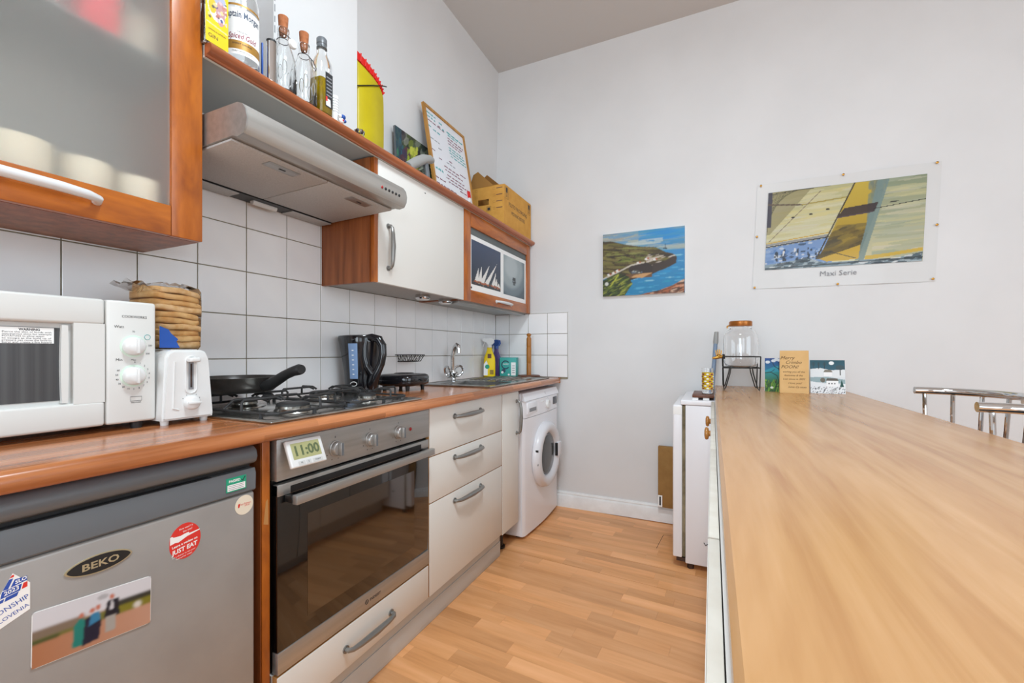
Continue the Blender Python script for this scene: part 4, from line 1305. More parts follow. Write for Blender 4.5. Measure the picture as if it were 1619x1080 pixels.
text('dial_lettering', 'Min', 'dark_print', cp, (EX, 0.5185, 1.0715), YR, ZU, .0085)
for z in (1.103, 1.034):
    MB().lathe([(.026, 0), (.026, .0006)], c=(MX, 0.5455, z), axis='x', n=36).build('dial_ring', 'pale_green', cp)
    kb = MB().lathe([(.0215, 0), (.021, .010), (.018, .016), (.010, .019), (0, .0195)], c=(MX + .0005, 0.5455, z), axis='x', n=32).build('dial', 'white_plastic', r, angle=60)
    MB().box(MX + .014, MX + .026, 0.5435, 0.5485, z - .017, z + .017, .002).build('dial_grip', 'white_plastic', kb)
for s_, y, z in (('70', .5455, 1.137), ('330', .5785, 1.105), ('500', .5735, 1.0855), ('Max', .5455, 1.071)):
    text('dial_lettering', s_, 'dark_print', cp, (EX, y, z), YR, ZU, .0055)
MB().tube(arc((MX + .0004, .573, 1.125), .006, 0, 2 * PI, 14, 'yz')[:-1], .0005, 4, closed=True).build('defrost_mark', 'teal_ink', cp)
for k, s_ in enumerate(('0', '1', '2', '3', '4', '5', '6', '7', '8', '9', '10', '20', '30', '40', '50', '60')):
    t = math.radians(85 - k * (290 / 15))
    text('dial_lettering', s_, 'dark_print', cp, (EX, .5455 + .0315 * math.cos(t), 1.034 + .0315 * math.sin(t)), YR, ZU, .0055)
MB().tube([(EX, .5395, .975), (EX, .5615, .975), (EX, .5615, .985), (EX, .5395, .985)], .0004, 4, closed=True).build('symbol_mark', 'dark_print', cp)
text('symbol_lettering', 'MW-M20M', 'dark_print', cp, (EX, .5505, .971), YR, ZU, .0042)
for a, b in ((.25, .11), (.25, .56), (.05, .11), (.05, .56)):
    MB().lathe([(.011, 0), (.013, .017)], c=(a, b, CT), n=14).build('foot', 'black_matt', r)

# toaster
r = thing('toaster', 'white two-slice toaster with its lever end facing the room', 'toaster', (0.19, 0.650, CT))
prof = [(0.592, .921), (0.708, .921), (0.7085, .93), (0.697, 1.075), (0.690, 1.090), (0.678, 1.095), (0.613, 1.095), (0.603, 1.090), (0.598, 1.078), (0.5915, .93)]
mb = MB().prism(prof, 'x', 0.075, 0.292)
mb.build('body', 'white_plastic', r, angle=50)
pi_ = [((y - .65) * .93 + .65, (z - 1.005) * .94 + 1.005) for y, z in prof]
MB().prism(pi_, 'x', 0.292, 0.300).build('end_cap', 'white_plastic', r, angle=50)
ec = MB().box(0.300, 0.3012, 0.6465, 0.6585, 0.995, 1.070, .0005).build('lever_slot', 'grey_print', r)
MB().box(0.300, 0.3015, 0.6505, 0.6545, 1.000, 1.060).build('slot_gap', 'rust', r)
MB().tube(arc((0.3010, .6525, 1.066), .0125, 0, PI, 10, 'yz') + arc((0.3010, .6525, .998), .0125, PI, 2 * PI, 10, 'yz'), .0022, 6, closed=True).build('slot_surround', 'white_plastic', r)
MB().box(0.301, 0.322, 0.640, 0.665, 1.064, 1.076, .004, 3).build('lever', 'white_plastic', r)
kb = MB().lathe([(.018, 0), (.017, .010), (.013, .014), (0, .014)], c=(0.300, .6535, .9615), axis='x', n=26).build('browning_dial', 'white_plastic', r, angle=50)
MB().box(0.3135, .318, .638, .669, .9585, .9645, .001).build('dial_grip', 'white_plastic', kb)
for t in (30, 60, 90, 120, 150):
    MB().ball((0.3002, .6535 + .0225 * math.cos(math.radians(t)), .9615 + .0225 * math.sin(math.radians(t))), .0005, .001, .001, 5).build('dial_mark', 'dark_print', r)
MB().tube([(0.3005, .615, 1.065), (0.3005, .612, .95), (0.3005, .625, .946)], .002, 6).build('moulded_rib', 'white_plastic', r)
for x in (.095, .275):
    for y in (.606, .696):
        MB().lathe([(.008, 0), (.0095, .012)], c=(x, y, CT), n=12).build('foot', 'white_plastic', r)
for y in (.635, .668):
    box('bread_slot', 'rust', r, .10, .26, y - .008, y + .008, 1.0951, 1.0956)

# bagged loaf on top of the toaster
r = thing('bagged_loaf', 'sliced brown loaf in a clear plastic bag, lying on the toaster', 'loaf', (0.18, 0.657, 1.096), math.radians(2))
rng = random.Random(5)
for k in range(10):
    z0 = .006 + k * .0152
    dx_, dy_ = rng.uniform(-.006, .003), rng.uniform(-.005, .005)
    w_ = .93 + .008 * k if k < 5 else .97
    mb = slab(.070 * w_, .055 * w_, [(.96, z0), (1, z0 + .003), (1, z0 + .0115), (.96, z0 + .0140)], .33)
    ph = rng.uniform(0, 6)
    for i, p in enumerate(mb.v):
        mb.v[i] = (p[0] + dx_, p[1] + dy_, p[2] - .10 * p[1] * (k / 9) + .0022 * math.sin(p[1] * 70 + ph))
    mb.build('slice', 'bread_crust' if k % 3 else 'bread_crumb', r, world=False, angle=50)
mb = slab(.077, .0605, [(.93, .001), (1, .008), (1.0, .06), (1.01, .11), (1.0, .150), (.93, .164), (.5, .172)], .55)
for i, p in enumerate(mb.v):
    q_ = 1 + rng.uniform(-.012, .02)
    mb.v[i] = (p[0] * q_, p[1] * q_, p[2] + (rng.uniform(-.003, .004) if p[2] > .02 else 0))
mb.build('bag', 'bag_film', r, world=False, angle=20)
mb = MB()
vv = []
for i in range(7):
    for j in range(5):
        vv.append((-.05 + .02 * i + rng.uniform(-.006, .006), -.052 - .012 * j, .150 + .006 * math.sin(i * 2.1) + .004 * j + rng.uniform(-.004, .004)))
mb.add(vv, [(i * 5 + j, i * 5 + j + 1, (i + 1) * 5 + j + 1, (i + 1) * 5 + j) for i in range(6) for j in range(4)])
mb.build('bag_neck', 'bag_film', r, world=False, angle=20)
MB().quad((.0805, -.058, .004), (.0805, -.012, .004), (.0805, -.020, .020), (.0805, -.016, .026), (.0805, -.032, .040), (.0805, -.038, .050), (.0805, -.058, .058)).build('bag_print', 'blue_plastic', r, world=False, smooth=False)

# ------------------------------------------------------------------ things on the shelf board
# gin bottle
r = thing('gin_bottle', 'rectangular gin bottle with a bright yellow illustrated label, beside the wooden cabinet', 'bottle', (0.280, 0.7077, SH + .0012))
mb = slab(.034, .030, [(.95, 0), (1, .004), (1, .175), (.8, .20), (.4, .215), (.38, .27)], .45)
mb.build('bottle', 'bottle_glass', r, world=False, angle=50)
slab(.031, .027, [(.95, .006), (1, .009), (1, .120)], .45).build('gin', 'clear_glass', r, world=False, angle=50)
P = Pic(44, 100, 'f0d000')
P.disc((.5, .72), .42, .30, 'f4efe4'); P.disc((.55, .84), .33, .10, 'b9bcd0'); P.disc((.30, .66), .17, .13, 'd8c23a'); P.disc((.66, .60), .2, .22, 'c9a0a0'); P.disc((.7, .48), .12, .06, 'e8e8f4'); P.disc((.7, .48), .06, .03, '5a6a9a')
P.dabs(P.poly_mask([(.1, .42), (.95, .42), (.95, .95), (.1, .95)]), 26, ['6a5a8a', 'c98a7a', 'd8c8d0', '3f3f58', 'e8d8a0'], .07, .025, .8)
P.put((P.T < .36), 'f0d000'); P.line([(.05, .34), (.95, .30)], .012, 'd8d8a0')
P.build('label', 'print_matt', r, (.0343, -.029, .004), YR, ZU, .058, .150, world=False)
text('label_lettering', 'GIN', 'dark_print', r, (.0347, -.010, .022), YR, ZU, .014, .024, world=False)
text('label_lettering', 'LEMON & SAFFRON', 'dark_print', r, (.0347, 0, .038), YR, ZU, .006, .045, world=False)
MB().lathe([(.014, .268), (.0145, .272), (.0145, .30), (0, .30)], n=18).build('cap', 'dark_board', r, world=False)

# rum bottle
rc = (0.273, 0.7974)
r = thing('rum_bottle', 'large round clear spirit bottle with a white and gold label', 'bottle', (rc[0], rc[1], SH + .0012))
prof = [(.040, 0), (.045, .003), (.0465, .010), (.0465, .185), (.040, .215), (.022, .245), (.016, .26), (.016, .31)]
MB().lathe(shell(prof, .003), n=40).build('bottle', 'bottle_glass', r, world=False, angle=50)
MB().lathe([(.0165, .295), (.0175, .297), (.0175, .325), (0, .325)], n=20).build('cap', 'black_matt', r, world=False)
R_ = .0469
a0, a1 = math.radians(-95), math.radians(45)
zz_ = (.022, .036, .060, .150, .156, .162)
for nm, j, m_ in (('label_foot', 0, 'sticker_white'), ('label_band', 1, 'gold_band'), ('label', 2, 'sticker_white'), ('label_top_line', 4, 'gold_band')):
    vv = [(R_ * math.cos(a0 + (a1 - a0) * i / 24), R_ * math.sin(a0 + (a1 - a0) * i / 24), z) for z in zz_[j:j + 2] for i in range(25)]
    MB().add(vv, [(i, i + 1, 25 + i + 1, 25 + i) for i in range(24)]).build(nm, m_, r, world=False, angle=70)
ac = math.radians(-28)
wrp = (0, 0, R_ + .0004, ac)
text('label_lettering', 'Captain Morgan', 'navy_text', r, (0, 0, .132), YR, ZU, .026, .098, wrap=wrp, world=False, bold=.0004)
text('label_lettering', 'ORIGINAL', 'dark_print', r, (0, 0, .084), YR, ZU, .0055, .026, wrap=wrp, world=False)
text('label_lettering', 'Spiced Gold', 'maroon_text', r, (0, 0, .072), YR, ZU, .021, .074, shear=.3, wrap=wrp, world=False, bold=.0003)
text('label_lettering', 'SPIRIT DRINK', 'dark_print', r, (0, 0, .051), YR, ZU, .006, .05, wrap=wrp, world=False)
text('label_lettering', 'FINEST SPICES & RUM', 'dark_print', r, (0, 0, .030), YR, ZU, .005, .05, wrap=wrp, world=False)

# steel tumbler / flask
r = thing('steel_tube', 'slim upright steel and black tube, between the spirit bottle and the swing-top bottles', 'tube', (0.306, 0.8687, SH + .0012))
MB().lathe([(.0135, 0), (.0135, .118)], n=24).build('body', 'chrome', r, world=False)
MB().lathe([(.0138, .1182), (.0138, .124), (0, .124)], n=24).build('cap', 'black_matt', r, world=False)
tag(MB().box(0.292, 0.298, 0.8445, 0.8495, SH + .0012, SH + .11, .002).build('blue_lighter', 'blue_plastic'), 'slim dark blue stick beside the clear spirit bottle', 'pen')


def swing_bottle(loc, label, tilt_, sc=1.0):
    r = thing('swing_top_bottle', label, 'bottle', loc, 0, 'swing-top glass bottles with cork stoppers')
    prof = [(.034, 0), (.0365, .004), (.0365, .09), (.034, .105), (.028, .125), (.021, .145), (.0165, .165), (.0155, .185), (.0175, .188), (.0175, .196), (.0155, .198)]
    mb = MB().lathe(shell([(a * sc, b * sc) for a, b in prof], .003), n=32)
    mb.build('bottle', 'bottle_glass', r, world=False, angle=50)
    for k in range(8):   # moulded leaf relief
        t = -1.2 + k * .33
        z = (.03 + .018 * (k % 3)) * sc
        rr = .0367 * sc
        pts = [(rr * math.cos(t + .16 * math.sin(q)), rr * math.sin(t + .16 * math.sin(q)), z + .022 * math.cos(q)) for q in [2 * PI * i / 14 for i in range(14)]]
        MB().tube(pts, .0011, 5, closed=True).build('moulded_leaf', 'bottle_glass', r, world=False)
    c_ = MB().lathe([(.009 * sc, .176 * sc), (.0125 * sc, .200 * sc), (.0145 * sc, .234 * sc), (0, .235 * sc)], n=18)
    c_.build('cork', 'cork', r, world=False)
    z = .160 * sc
    MB().tube([(.018 * math.cos(t), .018 * math.sin(t), z) for t in [2 * PI * i / 16 for i in range(16)]], .0012, 6, closed=True).build('wire_collar', 'dark_wire', r, world=False)
    if tilt_ > 0:
        MB().tube([(.010, -.018, z), (.016, -.026, z + .010), (.030, -.010, z + .004), (.038, .012, z - .008), (.030, .022, z - .012), (.012, .018, z)], .0012, 6).build('wire_bail', 'dark_wire', r, world=False)
        MB().lathe([(.0135, 0), (.0145, .004), (.012, .010), (0, .012)], c=(.030, .006, z - .014), axis='x', n=18).build('ceramic_stopper', 'white_plastic', r, world=False)
    else:
        MB().tube([(.012, -.018, z), (.026, -.008, z - .006), (.036, .006, z - .022), (.038, .016, z - .040), (.034, .018, z - .046), (.026, .010, z - .030), (.012, .018, z)], .0012, 6).build('wire_bail', 'dark_wire', r, world=False)
    return r


swing_bottle((0.284, 0.9242, SH + .0012), 'swing-top glass bottle with a cork and a hanging white stopper', 1, 1.03)
swing_bottle((0.284, 1.0, SH + .0012), 'swing-top glass bottle with a cork, next to the olive oil', -1, 1.03)

# olive oil
r = thing('oil_bottle', 'square bottle of yellow oil with a dark label and grey screw cap', 'bottle', (0.294, 1.0623, SH + .0012))
slab(.0265, .0265, [(.95, 0), (1, .003), (1, .165), (.9, .180), (.55, .205), (.5, .232)], .35).build('bottle', 'bottle_glass', r, world=False, angle=50)
slab(.0243, .0243, [(.95, .004), (1, .006), (1, .118)], .35).build('oil', 'olive_oil', r, world=False, angle=50)
box('label', 'dark_print', r, .0266, .0271, -.008, .022, .024, .140, world=False)
for k in range(6):
    MB().quad((.0273, -.004, .062 + k * .012), (.0273, .018, .062 + k * .012), (.0273, .018, .066 + k * .012), (.0273, -.004, .066 + k * .012)).build('label_print', 'grey_print', r, world=False, smooth=False)
MB().quad((.0273, -.006, .028), (.0273, .014, .028), (.0273, .012, .052), (.0273, -.006, .052)).build('label_print', 'sticker_white', r, world=False, smooth=False)
MB().quad((.0274, -.007, .042), (.0274, .000, .042), (.0274, .000, .058), (.0274, -.007, .058)).build('label_print', 'sticker_red', r, world=False, smooth=False)
MB().lathe([(.0155, .228), (.0155, .240), (.0168, .241), (.0168, .258), (.014, .262), (0, .262)], n=24).build('cap', 'fridge_grey', r, world=False)

r = thing('label_tube', 'small pale upright tube with a grey printed label, right of the oil bottle', 'tube', (0.292, 1.1185, SH + .0012))
MB().lathe([(.013, 0), (.0135, .002), (.0135, .094), (.0125, .096), (0, .096)], n=22).build('tube', 'sticker_white', r, world=False)
for k in range(6):
    MB().lathe([(.01365, 0), (.01365, .0016)], c=(0, 0, .038 + k * .009), n=22).build('printed_line', 'grey_print', r, world=False)
r = thing('trinket', 'small blue and white trinket in front of the pale tube', 'ornament', (0.313, 1.1295, SH + .0018))
MB().ball((0, 0, .010), .010, .010, .010, 8).build('bead', 'sticker_white', r, world=False)
MB().ball((.002, .006, .026), .009, .010, .008, 8).build('bead', 'blue_plastic', r, world=False)
MB().ball((.002, -.008, .024), .007, .006, .006, 8).build('bead', 'sticker_white', r, world=False)
MB().ball((.004, .012, .013), .006, .006, .006, 8).build('bead', 'blue_plastic', r, world=False)
MB().ball((.009, .000, .010), .003, .004, .003, 6).build('bead', 'sticker_red', r, world=False)
r = thing('glass_dish', 'tiny glass dish with brown beads on the shelf, left of the yellow pouch', 'dish', (0.300, 1.2291, SH + .0018))
MB().lathe(shell([(.012, 0), (.017, .006), (.020, .022)], .002), n=20).build('dish', 'bottle_glass', r, world=False)
for k in range(6):
    MB().ball((.011 * math.cos(k), .012 * math.sin(k), .023), .006, .006, .005, 6).build('bead', 'rust' if k % 2 else 'brown_print', r, world=False)

# yellow pouch with red ridged top
r = thing('yellow_pouch', 'tall yellow plastic pouch with a red ridged top, beside the duct boxing', 'pouch', (0.12, 1.455, SH + .001))
ol = [(1.376, SH + .002), (1.540, SH + .002), (1.543, 2.09), (1.541, 2.22), (1.538, 2.255), (1.528, 2.275), (1.510, 2.292), (1.480, 2.306), (1.430, 2.318), (1.376, 2.326)]
mb = MB()
cy_, cz_ = 1.455, 2.12
n = len(ol)
vv, fs = [], []
for d, k_ in ((-.028, .9), (-.018, .99), (0, 1.0), (.018, .99), (.028, .9)):
    vv += [(0.12 + d, cy_ + (y - cy_) * k_, cz_ + (z - cz_) * (k_ if z > SH + .01 else 1)) for y, z in ol]
for j in range(4):
    fs += [(j * n + i, j * n + (i + 1) % n, (j + 1) * n + (i + 1) % n, (j + 1) * n + i) for i in range(n)]
fs += [tuple(range(n))[::-1], tuple(range(4 * n, 5 * n))]
mb.add(vv, fs).build('pouch', 'yellow_plastic', r, angle=60)
top = [(1.376, 2.333), (1.430, 2.325), (1.475, 2.313), (1.505, 2.300), (1.526, 2.284), (1.5385, 2.262)]
mb = MB()
outer = [(y + .020 * (i / 5) ** .5 * .6, z + .036 - .005 * i) for i, (y, z) in enumerate(top)]
mb.prism(top + outer[::-1], 'x', 0.105, 0.135)
tp = mb.build('red_top', 'red_plastic', r)
for i in range(6):
    for q in (0, .5):
        if i == 5 and q:
            continue
        a, b = Vector(top[i]), Vector(outer[i])
        if q:
            a, b = (a + Vector(top[i + 1])) / 2, (b + Vector(outer[i + 1])) / 2
        MB().tube([(0.137, a.x, a.y), (0.137, b.x, b.y + .004)], .003, 6).build('ridge', 'red_plastic', tp)
MB().tube([(0.095, 1.374, 2.208), (0.150, 1.374, 2.208), (0.152, 1.46, 2.256), (0.151, 1.53, 2.292), (0.148, 1.552, 2.302)], .0025, 6).build('string', 'dark_wire', r)

# green canvas leaning on the wall
r = thing('abstract_canvas', 'small unframed abstract canvas in greens and purples, leaning by the whiteboard', 'painting', (0.05, 1.89, SH + .001))
lean = Vector((-.06, 0, 1)).normalized()
w_, h_ = .305, .345
o_ = Vector((0.064, 1.735, SH + .0015))
mb = MB()
nrm = Vector((0, 1, 0)).cross(lean)
f0 = [o_ + Vector((0, 1, 0)) * a + lean * b for a, b in ((0, 0), (w_, 0), (w_, h_), (0, h_))]
mb.add([p - nrm * .012 for p in f0] + f0, [(0, 1, 2, 3), (4, 5, 6, 7), (0, 1, 5, 4), (1, 2, 6, 5), (2, 3, 7, 6), (3, 0, 4, 7)]).build('canvas', 'fridge_grey', r, smooth=False)
P = Pic(80, 90, '3f4a3c')
P.dabs(P.T > -1, 160, ['2c3a33', '55653c', '7f8f3f', '3a2f3a', '5f6a5a', '8f9488'], .06, .05, .7, .6)
P.put((P.S < .16), '2f5a72', .6); P.dabs((P.S < .2), 20, ['2f6a7a', '24485a', '3f8a6a'], .04, .08, .8)
for k in range(14):
    t = 2 * PI * k / 14
    P.disc((.34 + .20 * math.cos(t), .42 + .30 * math.sin(t)), .075, .07, ['5a2f3f', '6a3a4a', '4a3a5a'][k % 3], .85)
P.dabs(P.poly_mask([(.25, .3), (.55, .3), (.6, .9), (.3, .8)]), 26, ['a8b83a', 'c8cc5a', '8fa03a'], .035, .05, .9, 1.0)
for k in range(16):
    x0 = .5 + .5 * random.random(); y0 = .1 + .7 * random.random()
    P.line([(x0, y0), (x0 + .22, y0 + .13)], .008, ['b9bcae', 'd0cfc0', '1f2620'][k % 3], k=.8)
P.build('picture', 'print_matt', r, o_ + nrm * .0006, YR, lean, w_, h_)

# grey gadget lying on the shelf edge
r = thing('grey_torch', 'grey bent-handled gadget lying at the shelf edge in front of the canvas', 'torch', (0.26, 1.68, SH + .001))
MB().tube([(0.262, 1.560, SH + .026), (0.262, 1.62, SH + .070), (0.262, 1.675, SH + .106), (0.262, 1.725, SH + .126), (0.262, 1.748, SH + .129)], [.022, .024, .023, .020, .014], 14, flat=(1, 1)).build('handle', 'grey_tool', r, angle=60)
MB().tube([(0.262, 1.690, SH + .096), (0.266, 1.70, SH + .05), (0.27, 1.70, SH + .002)], [.014, .012, .013], 10).build('stem', 'fridge_grey', r)
MB().lathe([(.0125, 0), (.011, .003)], c=(0.262, 1.7485, SH + .129), axis='y', n=16).build('button', 'fridge_grey', r)

# whiteboard
r = thing('whiteboard', 'wood-framed whiteboard covered in handwriting, leaning on the wall', 'whiteboard', (0.14, 2.16, SH + .001))
B0, B1 = Vector((0.155, 0, SH + .002)), Vector((0.058, 0, 2.463))
wu = (B1 - B0).normalized(); H_ = (B1 - B0).length
WYa, WYb = 1.944, 2.374
def wp(y, t, d=0.0):
    n_ = Vector((0, 1, 0)).cross(wu)
    return B0 + wu * t + Vector((0, y, 0)) + n_ * d
def wbox(y0, y1, t0, t1, d0, d1):
    p = [wp(y, t, d) for d in (d0, d1) for y, t in ((y0, t0), (y1, t0), (y1, t1), (y0, t1))]
    return MB().add(p, [(0, 1, 2, 3), (4, 5, 6, 7), (0, 1, 5, 4), (1, 2, 6, 5), (2, 3, 7, 6), (3, 0, 4, 7)])
wbox(WYa + .01, WYb - .01, .01, H_ - .01, -.008, .000).build('board', 'board_white', r)
F_ = .017
wbox(WYa, WYa + F_, 0, H_, -.010, .006).build('frame_rail', 'oak_frame', r)
wbox(WYb - F_, WYb, 0, H_, -.010, .006).build('frame_rail', 'oak_frame', r)
wbox(WYa + F_, WYb - F_, H_ - F_, H_, -.010, .006).build('frame_rail', 'oak_frame', r)
wbox(WYa + F_, WYb - F_, 0, F_, -.010, .006).build('frame_rail', 'oak_frame', r)
rng = random.Random(11)
def scrib(y0, y1, t, m, hgt=.011, lw=.0011):
    """one handwritten line, word by word"""
    mb = MB()
    y = y0
    while y < y1 - .008:
        L_ = min(rng.uniform(.018, .042), y1 - y)
        pts = []
        nn = max(4, int(L_ / .0035))
        for i in range(nn + 1):
            yy = y + L_ * i / nn
            tt = t + hgt * (.5 if i % 2 else -.35) * rng.uniform(.5, 1.1)
            pts.append(wp(yy, tt, .0008))
        mb.tube(pts, lw, 4)
        y += L_ + rng.uniform(.006, .011)
    mb.build('handwriting', m, r)
W0 = WYa + .026
for (a, b, t, m, h) in ((0, .10, .535, 'teal_ink', .013), (.115, .145, .525, 'teal_ink', .012), (.0, .075, .512, 'teal_ink', .011), (.10, .125, .500, 'maroon_ink', .012), (.14, .175, .497, 'teal_ink', .014),
                        (.0, .165, .490, 'maroon_ink', .009), (.0, .028, .455, 'teal_ink', .011), (.04, .115, .448, 'teal_ink', .011),
                        (.19, .375, .505, 'teal_ink', .013), (.20, .30, .490, 'teal_ink', .010), (.19, .365, .470, 'maroon_ink', .009), (.19, .36, .452, 'maroon_ink', .009), (.19, .34, .435, 'maroon_ink', .008),
                        (.19, .35, .410, 'teal_ink', .009), (.19, .36, .393, 'teal_ink', .010), (.19, .375, .376, 'teal_ink', .009), (.2, .375, .358, 'teal_ink', .009),
                        (.0, .09, .385, 'grey_print', .008), (.07, .11, .352, 'grey_print', .010), (.0, .03, .318, 'maroon_ink', .008), (.06, .09, .290, 'maroon_ink', .008), (.17, .20, .315, 'maroon_ink', .010), (.14, .24, .296, 'grey_print', .008),
                        (.105, .27, .262, 'maroon_ink', .010), (.11, .30, .242, 'maroon_ink', .010), (.28, .34, .275, 'maroon_ink', .009), (.125, .32, .215, 'maroon_ink', .010), (.11, .375, .195, 'maroon_ink', .010), (.13, .28, .176, 'maroon_ink', .010), (.25, .375, .160, 'maroon_ink', .010),
                        (.01, .085, .215, 'teal_ink', .018), (.0, .10, .160, 'maroon_ink', .011), (.0, .20, .128, 'maroon_ink', .009), (.02, .25, .105, 'maroon_ink', .008)):
    scrib(W0 + a, W0 + b, t, m, h)
mk = thing('marker_clip', 'red magnetic marker clip low on the whiteboard', 'marker', tuple(wp(2.318, .16, .004)))
wbox(2.308, 2.328, .150, .190, .0008, .012).build('cap', 'red_plastic', mk)
wbox(2.312, 2.324, .125, .150, .0008, .010).build('tip', 'sticker_white', mk)

# cardboard removal box
r = thing('cardboard_box', 'open brown cardboard moving box with printed lettering, on the shelf end', 'box', (0.18, 2.69, SH + .001))
bx0, bx1, by0, by1, bz0, bz1 = 0.060, 0.300, 2.470, 2.915, SH + .0012, 2.158
mb = MB()
t_ = .004
mb.box(bx0, bx1, by0, by1, bz0, bz0 + t_).box(bx1 - t_, bx1, by0, by1, bz0 + t_, bz1).box(bx0, bx0 + t_, by0, by1, bz0 + t_, bz1)
mb.box(bx0 + t_, bx1 - t_, by1 - t_, by1, bz0 + t_, bz1)
# near end with a hand hole
ha, hb_, hz0, hz1 = .110, .190, 2.040, 2.078
mb.box(bx0 + t_, ha, by0, by0 + t_, bz0 + t_, bz1).box(hb_, bx1 - t_, by0, by0 + t_, bz0 + t_, bz1).box(ha, hb_, by0, by0 + t_, bz0 + t_, hz0).box(ha, hb_, by0, by0 + t_, hz1, bz1)
mb.build('carton', 'cardboard', r)
def flap(pts, th):
    p = [Vector(q) for q in pts]
    n_ = (p[1] - p[0]).cross(p[2] - p[0]).normalized() * th
    return MB().add(p + [q + n_ for q in p], [(0, 1, 2, 3), (4, 5, 6, 7), (0, 1, 5, 4), (1, 2, 6, 5), (2, 3, 7, 6), (3, 0, 4, 7)])
flap([(bx0 + .004, by0 + .01, bz1), (bx0 + .004, by1 - .01, bz1), (bx0 + .09, by1 - .01, bz1 + .100), (bx0 + .09, by0 + .05, bz1 + .100)], .003).build('flap', 'cardboard_in', r)
flap([(bx0 - .02, by0 + .002, bz1), (bx1 - .075, by0 + .002, bz1), (bx0 + .035, by0 + .03, bz1 + .120), (bx0 - .0, by0 + .03, bz1 + .105)], .003).build('flap', 'cardboard_in', r)
flap([(bx1, by0 + .01, bz1), (bx1, by1 - .01, bz1), (bx1 - .11, by1 - .01, bz1 + .008), (bx1 - .11, by0 + .01, bz1 + .008)], .003).build('flap', 'cardboard', r)
fx_ = bx1 + .0004
dn = Vector((0, 1, 0)); dz = Vector((0, 0, 1))
text('lettering', 'PLUTO PACKAGING', 'dark_print', r, (fx_, 2.69, 2.050), YR, ZU, .036, .30)
text('lettering', 'MOVING BOXES', 'dark_print', r, (fx_, 2.69, 2.002), YR, ZU, .034, .22)
for y in (2.508, 2.878):
    MB().tube([(fx_, y - .020, 2.075), (fx_, y + .020, 2.075), (fx_, y + .020, 2.150), (fx_, y - .020, 2.150)], .0007, 4, closed=True).build('fragile_frame', 'dark_print', r)
    MB().quad((fx_, y - .013, 2.145), (fx_, y + .013, 2.145), (fx_, y + .011, 2.117), (fx_, y + .003, 2.110), (fx_, y + .003, 2.092), (fx_, y + .011, 2.088), (fx_, y - .011, 2.088), (fx_, y - .003, 2.092), (fx_, y - .003, 2.110), (fx_, y - .011, 2.117)).build('fragile_symbol', 'dark_print', r, smooth=False)
yy_ = by0 - .0004
for k in range(4):
    z = 2.132 - k * .042
    for x in (.222, .092):
        if k in (2, 3) and x < .2:
            continue
        MB().tube([(x, yy_, z), (x + .014, yy_, z), (x + .014, yy_, z + .014), (x, yy_, z + .014)], .0005, 4, closed=True).build('tick_box', 'brown_print', r)
    MB().quad((.244, yy_, z + .005), (.288, yy_, z + .005), (.288, yy_, z + .010), (.244, yy_, z + .010)).build('printed_word', 'brown_print', r, smooth=False)
MB().tube([(.175, yy_, 2.0), (.205, yy_, 2.0), (.205, yy_, 2.028), (.175, yy_, 2.028)], .001, 4, closed=True).build('symbol_frame', 'dark_print', r)
MB().quad((.180, yy_, 2.004), (.200, yy_, 2.004), (.200, yy_, 2.022), (.180, yy_, 2.022)).build('symbol', 'dark_print', r, smooth=False)

# ------------------------------------------------------------------ pictures on the back wall
r = thing('seascape_canvas', 'unframed painting of a green headland and blue sea, on the end wall', 'painting', (1.085, BACK, 1.46))
px0, px1, pz0, pz1 = 0.829, 1.344, 1.462, 1.880
box('canvas', 'paper', r, px0, px1, BACK - .022, BACK - .001, pz0, pz1)
P = Pic(170, 138, '4f93b5')
P.grad(P.T > .55, '7f9a9a', '2f8fc0', 't', .62, 1.0)
P.dabs((P.S < .45) & (P.T > .70), 60, ['a9a79a', '9aa39c', 'b4ada0'], .12, .03, .5, .08); P.dabs((P.T > .62), 60, ['9fb0ae', '5fa3c4', '3a93c9', 'b9bdb0'], .16, .02, .5, .05); P.dabs((P.S > .45) & (P.T > .82), 40, ['2a8fce', '2f9ad4', '4f9cc0'], .14, .02, .5, .06)
P.dabs(P.poly_mask([(.3, .78), (.75, .78), (.75, .86), (.3, .86)]), 14, ['c3cfcc'], .1, .012, .6)
sea = P.T < .66
P.grad(sea, '2a8ab5', '4a93c4', 't', .1, .66)
P.dabs(sea, 150, ['2f9ac9', '1f7fb5', '5fb0d0', '9fd0dc', '2aa0b8'], .05, .008, .7)
P.line([(.755, .69), (.79, .685)], .008, '2c3f48'); P.line([(.775, .69), (.775, .75)], .002, '2c3f48')
hill = P.poly_mask([(0, .885), (.12, .875), (.30, .80), (.5, .745), (.66, .72), (.78, .63), (.86, .60), (.91, .55), (.90, .45), (.78, .38), (.62, .32), (.36, .24), (0, .30)])
P.put(hill, '5a5030')
P.dabs(hill, 260, ['6b6236', '4a3a22', '7f7a3e', '3a2f22', '8a7f4c', '5c4a2c'], .07, .016, .75, -.15)
P.dabs(hill & (np.hypot((P.S - .3) / .28, (P.T - .64) / .12) < 1), 60, ['8f9448', '7c8a3c', '6a6a36', '9a985a'], .05, .009, .6, -.12)
P.dabs(hill & (P.S > .55) & (P.T < .62), 50, ['c9bcae', 'a58f7c', '4a4038', 'd8cfc4'], .04, .01, .8, .25)
P.poly([(.55, .34), (.62, .31), (.76, .38), (.90, .46), (.91, .55), (.86, .56), (.75, .48), (.64, .47)], '4a3c34')
P.disc((.48, .40), .15, .10, '40352f'); P.put((P.T < .33) & (P.S > .3) & (P.S < .62) & (P.T > .27), '7a5a3a')
P.disc((.42, .36), .05, .03, '5a5a58'); P.dabs(P.poly_mask([(.36, .34), (.5, .34), (.5, .40), (.36, .40)]), 10, ['c9c9b9', '7a8a9a'], .01, .008, .9)
